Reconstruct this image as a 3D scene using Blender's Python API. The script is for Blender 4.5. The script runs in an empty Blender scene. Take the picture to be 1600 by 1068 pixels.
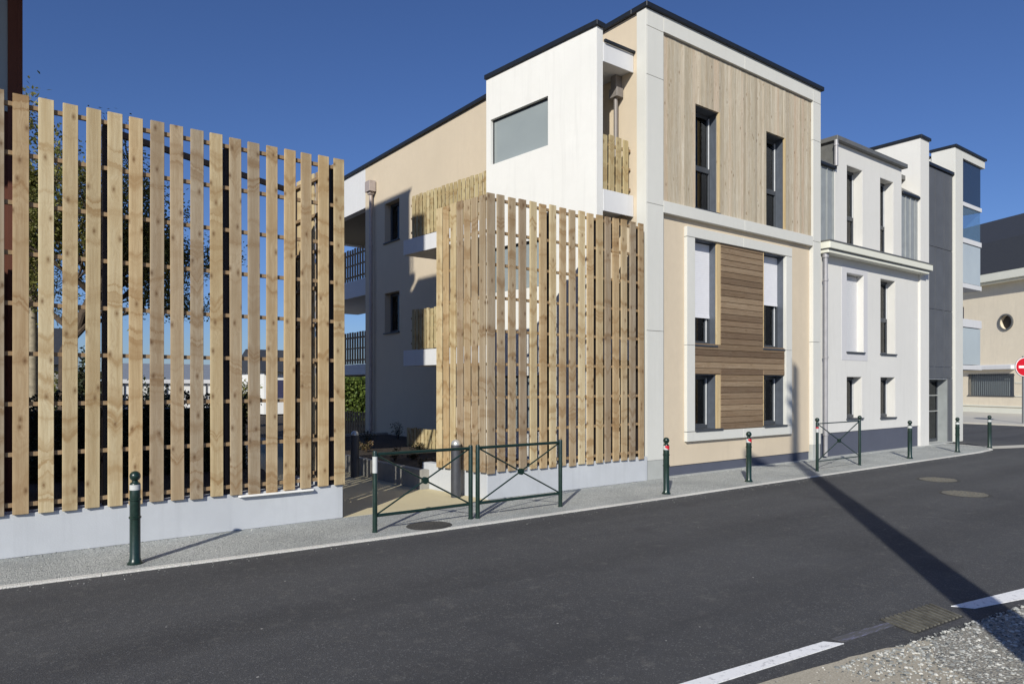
import bpy, bmesh, math, random
from mathutils import Vector, Matrix, noise
random.seed(7)
rad = math.radians
scene = bpy.context.scene
C = scene.collection
SUN_AZ, SUN_EL = rad(38.0), rad(29.0)      # direction the shadows run (from +X), sun height

# ------------------------------------------------------------------ node helpers
def lin(r, g, b):
    f = lambda c: (c/255/12.92) if c/255 <= .04045 else ((c/255+.055)/1.055)**2.4
    return (f(r), f(g), f(b), 1)
class NT:
    def __init__(s, name):
        s.m = bpy.data.materials.new(name); s.m.use_nodes = True
        s.t = s.m.node_tree; s.b = s.t.nodes['Principled BSDF']
        s.out = s.t.nodes['Material Output']
    def n(s, typ, **kw):
        nd = s.t.nodes.new(typ)
        for k, v in kw.items():
            if k.startswith('_'): setattr(nd, k[1:], v)
            else:
                key = k.replace('_', ' ')
                nd.inputs[key].default_value = v
        return nd
    def l(s, a, b): s.t.links.new(a, b)
    def coord(s, scale=(1,1,1), kind='Object', rnd=False):
        tc = s.n('ShaderNodeTexCoord'); mp = s.n('ShaderNodeMapping')
        mp.inputs['Scale'].default_value = scale
        src = tc.outputs[kind]
        if rnd:
            g = s.n('ShaderNodeNewGeometry')
            cm = s.n('ShaderNodeVectorMath', _operation='MULTIPLY_ADD')
            cx = s.n('ShaderNodeCombineXYZ')
            for i in range(3): s.l(g.outputs['Random Per Island'], cx.inputs[i])
            s.l(cx.outputs[0], cm.inputs[0]); cm.inputs[1].default_value = (37.3, 71.7, 53.1)
            s.l(src, cm.inputs[2]); src = cm.outputs[0]
        s.l(src, mp.inputs[0]); return mp.outputs[0]
    def noise(s, vec, scale, detail=4, rough=.55, dist=0):
        nd = s.n('ShaderNodeTexNoise'); nd.inputs['Scale'].default_value = scale
        nd.inputs['Detail'].default_value = detail; nd.inputs['Roughness'].default_value = rough
        nd.inputs['Distortion'].default_value = dist
        s.l(vec, nd.inputs['Vector']); return nd.outputs['Fac']
    def ramp(s, fac, stops):
        r = s.n('ShaderNodeValToRGB'); e = r.color_ramp.elements
        while len(e) < len(stops): e.new(.5)
        for i, (p, c) in enumerate(stops):
            e[i].position = p; e[i].color = c if len(c) == 4 else (*c, 1)
        s.l(fac, r.inputs[0]); return r.outputs[0]
    def mix(s, fac, a, b, mode='MIX'):
        nd = s.n('ShaderNodeMix', _data_type='RGBA', _blend_type=mode)
        for sock, v in ((nd.inputs[0], fac), (nd.inputs[6], a), (nd.inputs[7], b)):
            if hasattr(v, 'links'): s.l(v, sock)
            else: sock.default_value = v
        return nd.outputs[2]
    def bump(s, h, strength=.3, dist=.01):
        bn = s.n('ShaderNodeBump', Strength=strength, Distance=dist)
        s.l(h, bn.inputs['Height']); s.l(bn.outputs[0], s.b.inputs['Normal'])
    def col(s, c):
        if hasattr(c, 'links'): s.l(c, s.b.inputs['Base Color'])
        else: s.b.inputs['Base Color'].default_value = c
    def set(s, **kw):
        for k, v in kw.items(): s.b.inputs[k.replace('_', ' ')].default_value = v
g3 = lambda v: (v, v, v, 1)
def sc(c, k): return (c[0]*k, c[1]*k, c[2]*k, 1)

M = {}
def render_mat(name, c, var=.06, bumps=.25, rough=.9, big=.6, stain=None):
    t = NT(name); v = t.coord()
    n1 = t.noise(v, big, 5, .6); n2 = t.noise(v, 60, 3, .6); n3 = t.noise(v, 6, 4)
    col = t.mix(t.ramp(n1, [(.3, g3(0)), (.7, g3(1))]), sc(c, 1-var), sc(c, 1+var))
    col = t.mix(t.ramp(n3, [(.35, g3(0)), (.65, g3(.35))]), col, sc(c, 1-var*1.6))
    if stain:
        vs = t.coord((5, 5, .35)); n4 = t.noise(vs, 1.6, 6, .65)
        col = t.mix(t.ramp(n4, [(.52, g3(0)), (.78, g3(.75))]), col, sc(c, stain))
    t.col(col); t.set(Roughness=rough); t.bump(n2, bumps, .004); M[name] = t.m; return t
render_mat('render_beige', lin(203, 188, 165), .045, stain=.93)
render_mat('render_white', lin(224, 223, 219), .035, stain=.87)
render_mat('render_grey_white', lin(212, 210, 205), .03, stain=.9)
render_mat('render_band_grey', lin(198, 197, 199), .03)
render_mat('concrete_panel', lin(206, 205, 198), .03, .12, .75, stain=.93)
render_mat('balcony_white', lin(208, 208, 209), .03, stain=.9)
render_mat('plinth_grey', lin(172, 174, 170), .08, .5, big=3, stain=.75)
render_mat('plinth_slate', lin(80, 84, 98), .06, .3, big=2)
render_mat('wall_lavender', lin(186, 189, 193), .06, .3, big=1.2, stain=.86)
render_mat('cream_stone', lin(222, 210, 188), .05, .3, big=.8, stain=.85)
render_mat('cornice_cream', lin(220, 219, 205), .03, .1, .6)
render_mat('old_concrete', lin(150, 148, 142), .12, .5, big=2, stain=.7)
render_mat('side_pavement', lin(186, 182, 172), .08, .5, big=.8)
render_mat('path_beige', lin(196, 184, 150), .07, .7, big=1.0)
render_mat('white_membrane', lin(235, 233, 228), .03, .2)
render_mat('brown_render', lin(92, 52, 38), .1, .2)
def plain(name, c, rough=.5, metal=0, var=.08, scale=8, coat=0):
    t = NT(name); v = t.coord(); n = t.noise(v, scale, 4)
    t.col(t.mix(t.ramp(n, [(.3, g3(0)), (.7, g3(1))]), sc(c, 1-var), sc(c, 1+var)))
    r = t.n('ShaderNodeMapRange', _clamp=True); t.l(n, r.inputs[0])
    r.inputs[3].default_value = max(rough-.1, .03); r.inputs[4].default_value = min(rough+.1, 1)
    t.l(r.outputs[0], t.b.inputs['Roughness'])
    t.set(Metallic=metal); t.b.inputs['Coat Weight'].default_value = coat; M[name] = t.m; return t
plain('anthracite', lin(62, 66, 72), .42)
plain('reveal_metal', lin(96, 102, 112), .4, .3)
plain('coping', lin(38, 42, 48), .45, .3)
plain('zinc', lin(150, 154, 154), .5, .15, .08, 5)
plain('zinc_dark', lin(108, 108, 106), .5, .2, .12, 5)
plain('green_paint', lin(20, 42, 35), .33, 0, .25, 25, .3)
plain('path_light_metal', lin(76, 78, 84), .5, .4, .1)
plain('steel_white', lin(205, 205, 200), .35, .6)
plain('tape_white', lin(186, 188, 186), .5)
plain('tape_red', lin(190, 28, 44), .45)
plain('pipe_grey', lin(158, 156, 158), .45, .2)
plain('pipe_loggia', lin(128, 122, 118), .5, .1)
plain('pipe_brown', lin(168, 156, 150), .5, .1)
plain('steel_dark', lin(46, 40, 40), .6, .2)
plain('shutter_white', lin(222, 222, 226), .5, 0, .02)
plain('shutter_grey', lin(204, 204, 206), .5, 0, .02)
plain('window_white', lin(214, 216, 218), .4)  # pale tone for the painted highlight along the sashes
plain('curtain_red', lin(168, 40, 70), .9)
plain('curtain_white', lin(205, 205, 200), .9)
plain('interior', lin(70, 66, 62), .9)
plain('frosted', lin(144, 152, 153), .32, 0, .03, 2)
plain('frosted_light', lin(180, 188, 190), .3, 0, .05, 1.2)
plain('panel_navy', lin(44, 56, 76), .3, 0, .06, 2)
plain('slate_roof', lin(54, 56, 60), .6, 0, .15, 12)
plain('sign_red', lin(190, 16, 34), .4); plain('sign_white', lin(235, 232, 230), .45)
plain('sign_back', lin(120, 122, 122), .5, .4)
plain('cast_iron', lin(104, 101, 92), .75, 0, .25, 30)
plain('drain_dark', lin(50, 49, 47), .9, 0, .3, 20)
plain('drain_iron', lin(96, 94, 86), .8, 0, .4, 14)
plain('bark', lin(74, 62, 50), .9, 0, .3, 12)
plain('bark_pale', lin(150, 140, 120), .9, 0, .25, 12)
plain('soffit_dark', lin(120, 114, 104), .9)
plain('roof_grey', lin(126, 132, 142), .6, .2)
plain('cloth_window', lin(60, 60, 86), .5)

# clear window glass: reflective, sees a dim room behind
t = NT('glass'); tr = t.n('ShaderNodeBsdfTransparent'); tr.inputs[0].default_value = (.62, .68, .68, 1)
gl = t.n('ShaderNodeBsdfGlossy'); gl.inputs['Roughness'].default_value = .02
fr = t.n('ShaderNodeFresnel', IOR=1.5); mx = t.n('ShaderNodeMixShader')
t.l(fr.outputs[0], mx.inputs[0]); t.l(tr.outputs[0], mx.inputs[1]); t.l(gl.outputs[0], mx.inputs[2])
t.l(mx.outputs[0], t.out.inputs[0]); M['glass'] = t.m
t = NT('clear_balustrade'); tr = t.n('ShaderNodeBsdfTransparent'); tr.inputs[0].default_value = (.8, .88, .93, 1)
gl = t.n('ShaderNodeBsdfPrincipled'); gl.inputs['Base Color'].default_value = lin(150, 175, 200); gl.inputs['Roughness'].default_value = .15
mx = t.n('ShaderNodeMixShader'); mx.inputs[0].default_value = .16
t.l(tr.outputs[0], mx.inputs[1]); t.l(gl.outputs[0], mx.inputs[2]); t.l(mx.outputs[0], t.out.inputs[0]); M['clear_balustrade'] = t.m

# rough sawn pine boards; every board its own tint, grain, knots and flame figure
def wood(name, tones, horizontal=False, knot=.75, knot_size=.16, grain=.3, dens=(5.5, 5.5, 2.6), flame=0):
    t = NT(name)
    g = t.n('ShaderNodeNewGeometry')
    v = t.coord((1, 1, 1), rnd=True)
    def mp(scale, src=v):
        m_ = t.n('ShaderNodeMapping'); m_.inputs['Scale'].default_value = scale; t.l(src, m_.inputs[0]); return m_.outputs[0]
    def math_(op, a, b=0.0, c=0.0):
        m_ = t.n('ShaderNodeMath', _operation=op)
        for i, q in enumerate((a, b, c)):
            if hasattr(q, 'links'): t.l(q, m_.inputs[i])
            else: m_.inputs[i].default_value = q
        return m_.outputs[0]
    st = (.04, 1, 1) if horizontal else (1, 1, .04)
    if flame:
        at = t.n('ShaderNodeAttribute', _attribute_name='across'); ac = at.outputs['Fac']
        sp = t.n('ShaderNodeSeparateXYZ'); t.l(v, sp.inputs[0]); zz = sp.outputs[2]
        cx = t.n('ShaderNodeCombineXYZ'); rr = math_('MULTIPLY', g.outputs['Random Per Island'], 91.7)
        t.l(math_('MULTIPLY_ADD', ac, .30, rr), cx.inputs[0]); t.l(math_('MULTIPLY', zz, 2.3), cx.inputs[1])
        vn = t.n('ShaderNodeTexVoronoi', Scale=1.0, _voronoi_dimensions='2D'); t.l(cx.outputs[0], vn.inputs['Vector'])
    else:
        kd = (dens[2], dens[0], dens[1]) if horizontal else dens
        vn = t.n('ShaderNodeTexVoronoi', Scale=1.0); t.l(mp(kd), vn.inputs['Vector'])
    nz = t.noise(v, 45, 2)
    d = math_('MULTIPLY_ADD', nz, .035, vn.outputs['Distance'])
    kmask = t.ramp(d, [(knot_size*.40, g3(1)), (knot_size*.6, g3(.6)), (knot_size*1.3, g3(0))])
    wv = t.n('ShaderNodeVectorMath', _operation='MULTIPLY_ADD')
    dr = t.ramp(vn.outputs['Distance'], [(0, g3(1)), (.4, g3(0))])
    t.l(dr, wv.inputs[0]); wv.inputs[1].default_value = (.045, .045, .01); t.l(v, wv.inputs[2])
    n1 = t.noise(mp(st, wv.outputs[0]), 85, 6, .65, .5)
    n2 = t.noise(mp(st, wv.outputs[0]), 18, 3, .5, .4)
    n3 = t.noise(v, 2.2, 3, .5)
    base = t.ramp(g.outputs['Random Per Island'], [(i/(len(tones)-1), c) for i, c in enumerate(tones)])
    c1 = t.mix(t.ramp(n2, [(.3, g3(0)), (.7, g3(1))]), base, t.mix(1.0, base, (.8, .74, .66, 1), 'MULTIPLY'))
    c1 = t.mix(t.ramp(n1, [(.36, g3(grain)), (.58, g3(0))]), c1, t.mix(1.0, base, (.55, .46, .36, 1), 'MULTIPLY'))
    c1 = t.mix(t.ramp(n3, [(.45, g3(0)), (.75, g3(.4))]), c1, t.mix(1.0, base, (.78, .78, .76, 1), 'MULTIPLY'))
    if flame:
        # pale sapwood edge, V shaped figure over the middle of the board
        aa = math_('ABSOLUTE', ac)
        c1 = t.mix(t.ramp(math_('MULTIPLY_ADD', n2, .4, aa), [(.75, g3(0)), (1.1, g3(.5))]), c1, t.mix(1.0, base, (1.12, 1.12, 1.1, 1), 'MULTIPLY'))
        # apex wanders off the middle, opening angle differs per board
        off = math_('MULTIPLY', math_('SUBTRACT', t.noise(mp((1, 1, .6)), 1.5, 1), .5), 2.4)
        a2 = math_('ABSOLUTE', math_('ADD', ac, off))
        ang = math_('MULTIPLY', math_('SUBTRACT', t.noise(mp((1, 1, .8)), 2.0, 1), .46), -.5)
        zc = math_('ADD', math_('MULTIPLY', a2, ang), math_('MULTIPLY_ADD', nz, .07, zz))
        cv = t.n('ShaderNodeCombineXYZ'); t.l(zc, cv.inputs[2]); t.l(rr, cv.inputs[0])
        fn = t.noise(cv.outputs[0], 3.4, 3, .55)
        fm = t.ramp(fn, [(.50, g3(0)), (.56, g3(.35)), (.61, g3(.85)), (.625, g3(.2)), (.72, g3(0))])
        c1 = t.mix(math_('MULTIPLY', fm, flame), c1, t.mix(1.0, base, (.55, .42, .29, 1), 'MULTIPLY'))
        blotch = t.noise(mp((1, 1, .25)), 5, 3)
        c1 = t.mix(t.ramp(blotch, [(.48, g3(0)), (.68, g3(.6))]), c1, t.mix(1.0, base, (.72, .64, .54, 1), 'MULTIPLY'))
    c1 = t.mix(math_('MULTIPLY', kmask, knot), c1, t.mix(1.0, base, (.30, .2, .12, 1), 'MULTIPLY'))
    t.col(c1); t.set(Roughness=.85); t.bump(n1, .25, .002); M[name] = t.m
wood('wood_slat', [lin(200, 184, 148), lin(172, 152, 117), lin(208, 193, 158), lin(183, 165, 130), lin(160, 144, 122), lin(194, 172, 134), lin(166, 143, 111), lin(204, 188, 152), lin(178, 160, 130), lin(154, 141, 122), lin(190, 168, 132)], flame=1.0, knot_size=.11, knot=.85, grain=.45)
wood('wood_slat_pale', [lin(198, 184, 146), lin(178, 162, 122), lin(193, 180, 140), lin(174, 159, 122)], flame=.9, knot_size=.13)
wood('wood_rail', [lin(140, 118, 92), lin(156, 134, 104)])
wood('cladding_pale', [lin(206, 198, 180), lin(184, 175, 156), lin(216, 208, 190), lin(200, 184, 164), lin(212, 204, 186), lin(176, 167, 150), lin(206, 196, 176)], knot=.95, knot_size=.15, grain=.6, dens=(8, 8, 3.4))
wood('cladding_brown', [lin(140, 120, 98), lin(116, 97, 78), lin(154, 135, 112), lin(130, 111, 90), lin(108, 90, 72), lin(146, 126, 102)], True, .5, .12, .7, dens=(6, 6, 2.2))
wood('wood_trim', [lin(208, 188, 146), lin(200, 180, 142)], knot=.3)

# asphalt
t = NT('asphalt'); v = t.coord((1, 1, 1))
vo = t.n('ShaderNodeTexVoronoi', Scale=95.0); t.l(v, vo.inputs['Vector'])
sep = t.n('ShaderNodeSeparateColor'); t.l(vo.outputs['Color'], sep.inputs[0])
n1 = t.noise(v, .35, 5, .6); n2 = t.noise(v, 170, 2, .6); n3 = t.noise(v, 3.5, 6, .7)
ms = t.coord((.12, 1.2, 1)); n4 = t.noise(ms, 1.3, 4, .6)
c = t.mix(t.ramp(n1, [(.35, g3(0)), (.65, g3(1))]), lin(70, 71, 74), lin(84, 85, 88))
c = t.mix(t.ramp(n4, [(.45, g3(0)), (.7, g3(.5))]), c, lin(96, 97, 99))
c = t.mix(t.ramp(n3, [(.45, g3(0)), (.75, g3(.35))]), c, lin(98, 97, 95))
c = t.mix(t.ramp(n2, [(.42, g3(.75)), (.6, g3(0))]), c, lin(36, 36, 37))
c = t.mix(t.ramp(sep.outputs[0], [(.86, g3(0)), (.99, g3(.4))]), c, lin(128, 128, 127))
vs = t.n('ShaderNodeTexVoronoi', Scale=3.2); t.l(v, vs.inputs['Vector'])
c = t.mix(t.ramp(vs.outputs['Distance'], [(.02, g3(.8)), (.032, g3(0))]), c, lin(190, 188, 182))
sx_ = t.n('ShaderNodeSeparateXYZ'); t.l(v, sx_.inputs[0])
wob = t.n('ShaderNodeMath', _operation='MULTIPLY_ADD'); t.l(n1, wob.inputs[0]); wob.inputs[1].default_value = .8; t.l(sx_.outputs[1], wob.inputs[2])
lane = t.n('ShaderNodeMath', _operation='SINE'); lm = t.n('ShaderNodeMath', _operation='MULTIPLY'); t.l(wob.outputs[0], lm.inputs[0]); lm.inputs[1].default_value = 3.6; t.l(lm.outputs[0], lane.inputs[0])
c = t.mix(t.ramp(lane.outputs[0], [(.1, g3(0)), (.95, g3(.75))]), c, t.mix(1.0, c, (.78, .78, .79, 1), 'MULTIPLY'))
oil = t.noise(v, 1.1, 2, .4); c = t.mix(t.ramp(oil, [(.66, g3(0)), (.74, g3(.5))]), c, lin(54, 54, 57))
dst = t.noise(v, 5, 7, .75); c = t.mix(t.ramp(dst, [(.56, g3(0)), (.75, g3(.4))]), c, lin(122, 120, 114))
t.col(c); t.set(Roughness=.88)
b = t.n('ShaderNodeMath', _operation='ADD'); t.l(vo.outputs['Distance'], b.inputs[0]); t.l(n2, b.inputs[1])
t.bump(b.outputs[0], .5, .006); M['asphalt'] = t.m

# gravelled pavement (bound fine gravel)
def gravel_mat(name, a, b_, dark, scale=70, var=.5, bs=.7):
    t = NT(name); v = t.coord()
    vo = t.n('ShaderNodeTexVoronoi', Scale=float(scale)); t.l(v, vo.inputs['Vector'])
    sep = t.n('ShaderNodeSeparateColor'); t.l(vo.outputs['Color'], sep.inputs[0])
    n1 = t.noise(v, .9, 5, .6); n3 = t.noise(v, 9, 5, .7)
    c = t.mix(t.ramp(sep.outputs[0], [(.05, g3(0)), (.95, g3(1))]), a, b_)
    c = t.mix(t.ramp(n1, [(.4, g3(0)), (.66, g3(.6))]), c, sc(a, .72))
    c = t.mix(t.ramp(n3, [(.52, g3(0)), (.72, g3(.5))]), c, sc(b_, .85))
    c = t.mix(t.ramp(vo.outputs['Distance'], [(.38, g3(0)), (.75, g3(.85))]), c, dark)
    t.col(c); t.set(Roughness=.9)
    iv = t.n('ShaderNodeMath', _operation='MULTIPLY'); t.l(vo.outputs['Distance'], iv.inputs[0]); iv.inputs[1].default_value = -1
    t.bump(iv.outputs[0], bs, .012); M[name] = t.m
gravel_mat('pavement_gravel', lin(166, 169, 166), lin(212, 213, 208), lin(118, 121, 119), 88)
gravel_mat('dirt', lin(174, 166, 148), lin(190, 182, 164), lin(156, 148, 132), 85, bs=.15)
gravel_mat('gravel_bed', lin(148, 144, 132), lin(178, 173, 160), lin(116, 112, 104), 80)
gravel_mat('soil', lin(52, 42, 32), lin(78, 64, 48), lin(24, 18, 14), 26)
gravel_mat('kerb_stone', lin(216, 214, 208), lin(236, 234, 226), lin(190, 188, 180), 90)
gravel_mat('dark_patch', lin(66, 65, 62), lin(88, 86, 82), lin(40, 40, 40), 60)
# road paint, worn
t = NT('road_paint'); v = t.coord(); n = t.noise(v, 22, 6, .7); n2 = t.noise(v, 120, 2)
t.col(t.mix(t.ramp(n, [(.3, g3(1)), (.46, g3(0))]), lin(236, 236, 236), lin(170, 170, 172))); t.set(Roughness=.7)
t.bump(n2, .5, .004); M['road_paint'] = t.m
t = NT('faint_paint'); v = t.coord((1, 6, 1)); n = t.noise(v, 6, 6, .7)
t.col(t.mix(t.ramp(n, [(.5, g3(0)), (.62, g3(.7))]), lin(82, 82, 84), lin(120, 122, 150))); t.set(Roughness=.8); M['faint_paint'] = t.m
# stones
t = NT('stones'); g = t.n('ShaderNodeNewGeometry')
t.col(t.ramp(g.outputs['Random Per Island'], [(0, lin(70, 72, 72)), (.3, lin(122, 124, 122)), (.7, lin(166, 167, 162)), (1, lin(202, 200, 192))]))
t.set(Roughness=.85); t.bump(t.noise(t.coord(), 120, 3), .4, .004); M['stones'] = t.m
# foliage
def leafmat(name, cols, trans=.3):
    t = NT(name); g = t.n('ShaderNodeNewGeometry')
    n = t.noise(t.coord(), .9, 3)
    a = t.ramp(g.outputs['Random Per Island'], [(i/(len(cols)-1), c) for i, c in enumerate(cols)])
    a = t.mix(t.ramp(n, [(.4, g3(0)), (.65, g3(.5))]), a, t.mix(1.0, a, (.55, .6, .5, 1), 'MULTIPLY'))
    t.col(a); t.set(Roughness=.55)
    tl = t.n('ShaderNodeBsdfTranslucent'); t.l(a, tl.inputs[0]); mx = t.n('ShaderNodeMixShader'); mx.inputs[0].default_value = trans
    t.l(t.b.outputs[0], mx.inputs[1]); t.l(tl.outputs[0], mx.inputs[2]); t.l(mx.outputs[0], t.out.inputs[0]); M[name] = t.m
leafmat('leaf_tree', [lin(92, 98, 50), lin(124, 126, 62), lin(148, 146, 78), lin(108, 98, 62)], .35)
leafmat('leaf_hedge', [lin(30, 40, 22), lin(44, 54, 28), lin(60, 68, 36)], .15)
leafmat('leaf_bright', [lin(96, 118, 50), lin(140, 156, 78), lin(70, 92, 40)], .35)
leafmat('leaf_dry', [lin(110, 86, 58), lin(84, 60, 42), lin(92, 92, 56), lin(140, 116, 84)], .15)

# tower cladding: dark panels with thin joints
t = NT('tower_cladding'); v = t.coord()
n = t.noise(v, 2, 4); n2 = t.noise(v, 40, 3)
t.col(t.mix(t.ramp(n, [(.3, g3(0)), (.7, g3(1))]), lin(84, 86, 90), lin(92, 94, 98))); t.set(Roughness=.6); t.bump(n2, .1, .002); M['tower_cladding'] = t.m

# ------------------------------------------------------------------ geometry helpers
class MB:
    def __init__(s, mat=None): s.v = []; s.f = []; s.m = mat or Matrix(); s.ac = False
    def add(s, vs, fs):
        o = len(s.v); s.v += [tuple(s.m @ Vector(p)) for p in vs]; s.f += [tuple(i+o for i in f) for f in fs]; return s
    def box(s, x0, x1, y0, y1, z0, z1, R=None):
        vs = [(x, y, z) for z in (z0, z1) for y in (y0, y1) for x in (x0, x1)]
        if R is not None:
            c = Vector(((x0+x1)/2, (y0+y1)/2, (z0+z1)/2)); vs = [tuple(c + R @ (Vector(p)-c)) for p in vs]
        return s.add(vs, [(0,2,3,1), (4,5,7,6), (0,1,5,4), (2,6,7,3), (0,4,6,2), (1,3,7,5)])
    def prism(s, pts, z0, z1):
        a = sum(pts[i][0]*pts[(i+1) % len(pts)][1]-pts[(i+1) % len(pts)][0]*pts[i][1] for i in range(len(pts)))
        if a < 0: pts = pts[::-1]
        n = len(pts)
        return s.add([(*p, z0) for p in pts]+[(*p, z1) for p in pts],
                     [tuple(range(n))[::-1], tuple(range(n, 2*n))]+[(i, (i+1) % n, (i+1) % n+n, i+n) for i in range(n)])
    def sheet(s, pts, z):
        a = sum(pts[i][0]*pts[(i+1) % len(pts)][1]-pts[(i+1) % len(pts)][0]*pts[i][1] for i in range(len(pts)))
        if a < 0: pts = pts[::-1]
        return s.add([(*p, z) for p in pts], [tuple(range(len(pts)))])
    def profile(s, pts, x0, x1):       # polygon in (y,z) extruded along x
        n = len(pts)
        return s.add([(x0, *p) for p in pts]+[(x1, *p) for p in pts],
                     [tuple(range(n)), tuple(range(n, 2*n))[::-1]]+[(i+n, (i+1) % n+n, (i+1) % n, i) for i in range(n)])
    def lathe(s, prof, cx, cy, seg=20, z=0):  # prof: (r,z) bottom to top
        vs = []; fs = []
        for r, h in prof:
            for k in range(seg):
                a = 2*math.pi*k/seg; vs.append((cx+r*math.cos(a), cy+r*math.sin(a), z+h))
        for i in range(len(prof)-1):
            for k in range(seg):
                k2 = (k+1) % seg; fs.append((i*seg+k, i*seg+k2, (i+1)*seg+k2, (i+1)*seg+k))
        fs.append(tuple(range(seg))[::-1]); fs.append(tuple(range((len(prof)-1)*seg, len(prof)*seg)))
        return s.add(vs, fs)
    def tube(s, a, b, r, r2=None, seg=10):
        a = Vector(a); b = Vector(b); r2 = r if r2 is None else r2
        d = (b-a).normalized(); u = d.cross(Vector((0,0,1)))
        if u.length < 1e-3: u = Vector((1,0,0))
        u.normalize(); w = d.cross(u); vs = []
        for p, q in ((a, r), (b, r2)):
            for k in range(seg):
                t_ = 2*math.pi*k/seg; vs.append(tuple(p+u*q*math.cos(t_)+w*q*math.sin(t_)))
        fs = [(k, k+seg, (k+1) % seg+seg, (k+1) % seg) for k in range(seg)]+[tuple(range(seg)), tuple(range(seg, 2*seg))[::-1]]
        return s.add(vs, fs)
    def bar(s, a, b, w, h):
        a = Vector(a); b = Vector(b); d = (b-a); L = d.length; d.normalize()
        u = Vector((0,0,1)).cross(d)
        if u.length < 1e-3: u = Vector((1,0,0))
        u.normalize(); n = d.cross(u)
        vs = [tuple(p+u*i*w/2+n*j*h/2) for p in (a, b) for j in (-1, 1) for i in (-1, 1)]
        return s.add(vs, [(0,2,3,1), (4,5,7,6), (0,1,5,4), (2,6,7,3), (0,4,6,2), (1,3,7,5)])
    def build(s, name, mat, parent=None, smooth=False, bevel=0, label=None):
        me = bpy.data.meshes.new(name)
        org = parent.location_world if False else (wloc(parent) if parent else Vector())
        me.from_pydata([tuple(Vector(p)-org) for p in s.v], [], s.f)
        if s.ac:
            at = me.attributes.new('across', 'FLOAT', 'POINT'); at.data.foreach_set('value', [(-1.0, 1.0)[i % 2] for i in range(len(s.v))])
        bm = bmesh.new(); bm.from_mesh(me); bmesh.ops.recalc_face_normals(bm, faces=bm.faces); bm.to_mesh(me); bm.free()
        me.materials.append(M[mat])
        o = bpy.data.objects.new(name, me); C.objects.link(o)
        if parent: o.parent = parent
        if smooth:
            me.polygons.foreach_set('use_smooth', [True]*len(me.polygons))
            me.set_sharp_from_angle(angle=rad(35))
        if bevel:
            bv = o.modifiers.new('bevel', 'BEVEL'); bv.width = bevel; bv.segments = 1; bv.limit_method = 'ANGLE'
        if label: o['label'] = label
        return o
def wloc(o):
    v = Vector()
    while o: v += o.location; o = o.parent
    return v
def tag(o, label=None, cat=None, group=None, kind=None):
    if label: o['label'] = label
    if cat: o['category'] = cat
    if group: o['group'] = group
    if kind: o['kind'] = kind
    return o
def thing(name, loc, label, cat, group=None):
    o = bpy.data.objects.new(name, None); C.objects.link(o); o.location = loc; o.empty_display_size = .2
    return tag(o, label, cat, group)
def struct(name, mb, mat, z=None, kind='structure'):
    return tag(mb.build(name, mat), kind=kind)
def T(x, y, z=0): return Matrix.Translation((x, y, z))
def frame(ox, oy, xd):     # local x = xd, local y = xd rotated +90, z up
    m = Matrix(((xd[0], -xd[1], 0, ox), (xd[1], xd[0], 0, oy), (0, 0, 1, 0), (0, 0, 0, 1))); return m
def holes_wall(mb, x0, x1, z0, z1, y0, y1, holes):
    xs = sorted({x0, x1, *[h[0] for h in holes], *[h[1] for h in holes]})
    for a, b in zip(xs, xs[1:]):
        mid = (a+b)/2; hs = sorted([h for h in holes if h[0] < mid < h[1]], key=lambda h: h[2])
        z = z0
        for h in hs:
            if h[2] > z+1e-4: mb.box(a, b, y0, y1, z, h[2])
            z = h[3]
        if z < z1-1e-4: mb.box(a, b, y0, y1, z, z1)
    return mb
def leaves(mb, pts, size, n_jit=.0, flat=.0):
    for p in pts:
        s_ = size*random.uniform(.6, 1.3)
        R = Matrix.Rotation(random.uniform(0, 6.28), 3, 'Z') @ Matrix.Rotation(random.uniform(-1.4, 1.4), 3, 'X') @ Matrix.Rotation(random.uniform(0, 6.28), 3, 'Z')
        q = [Vector((-.5, 0, 0)), Vector((0, -.28, .06)), Vector((.5, 0, 0)), Vector((0, .28, .06))]
        mb.add([tuple(Vector(p)+R @ (a*s_)) for a in q], [(0, 1, 2, 3)])

# ------------------------------------------------------------------ the setting
struct('ground', MB().sheet([(-250, -250), (250, -250), (250, 250), (-250, 250)], -.09), 'soil')
kerb_pts = [(-40, 9.0), (-12, 8.05), (.11, 7.67), (1.67, 7.545), (3.66, 7.43), (8.63, 7.345), (13.2, 7.31), (18, 7.28), (21.2, 7.26), (22.4, 7.36), (23.2, 7.75), (23.5, 8.6), (23.5, 9.6)]
def offs(pts, d):
    out = []
    for i, p in enumerate(pts):
        a = Vector(pts[max(i-1, 0)]); b = Vector(pts[min(i+1, len(pts)-1)]); t_ = (b-a).normalized()
        out.append((p[0]-t_.y*d, p[1]+t_.x*d))
    return out
struct('road', MB().prism([(-60, -6), (-60, 9.8), (-12, 8.3), (22, 7.7), (24, 8.6), (24, 40), (36.3, 40), (36.6, 13.3), (36.3, 8), (60, 6), (120, 5), (120, -6)], -.08, -.012), 'asphalt')
kb = MB(); ko = offs(kerb_pts, .09)
for i in range(len(kerb_pts)-1):
    a, b, c_, d = kerb_pts[i], kerb_pts[i+1], ko[i+1], ko[i]
    L = (Vector(b)-Vector(a)).length; n = max(1, round(L/1.0))
    for k in range(n):
        f = lambda p, q, u: (p[0]+(q[0]-p[0])*u, p[1]+(q[1]-p[1])*u)
        e = .002/L if L > .1 else 0
        u0, u1 = k/n+e, (k+1)/n-e
        kb.prism([f(a, b, u0), f(a, b, u1), f(d, c_, u1), f(d, c_, u0)], -.07, .003)
struct('kerb', kb, 'kerb_stone').modifiers.new('bevel', 'BEVEL').width = .004
struct('pavement', MB().prism(offs(kerb_pts, .0905)+[(23.4, 9.6), (22.4, 9.6), (22.4, 9.35), (-40, 9.35)], -.07, 0), 'pavement_gravel')
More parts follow.
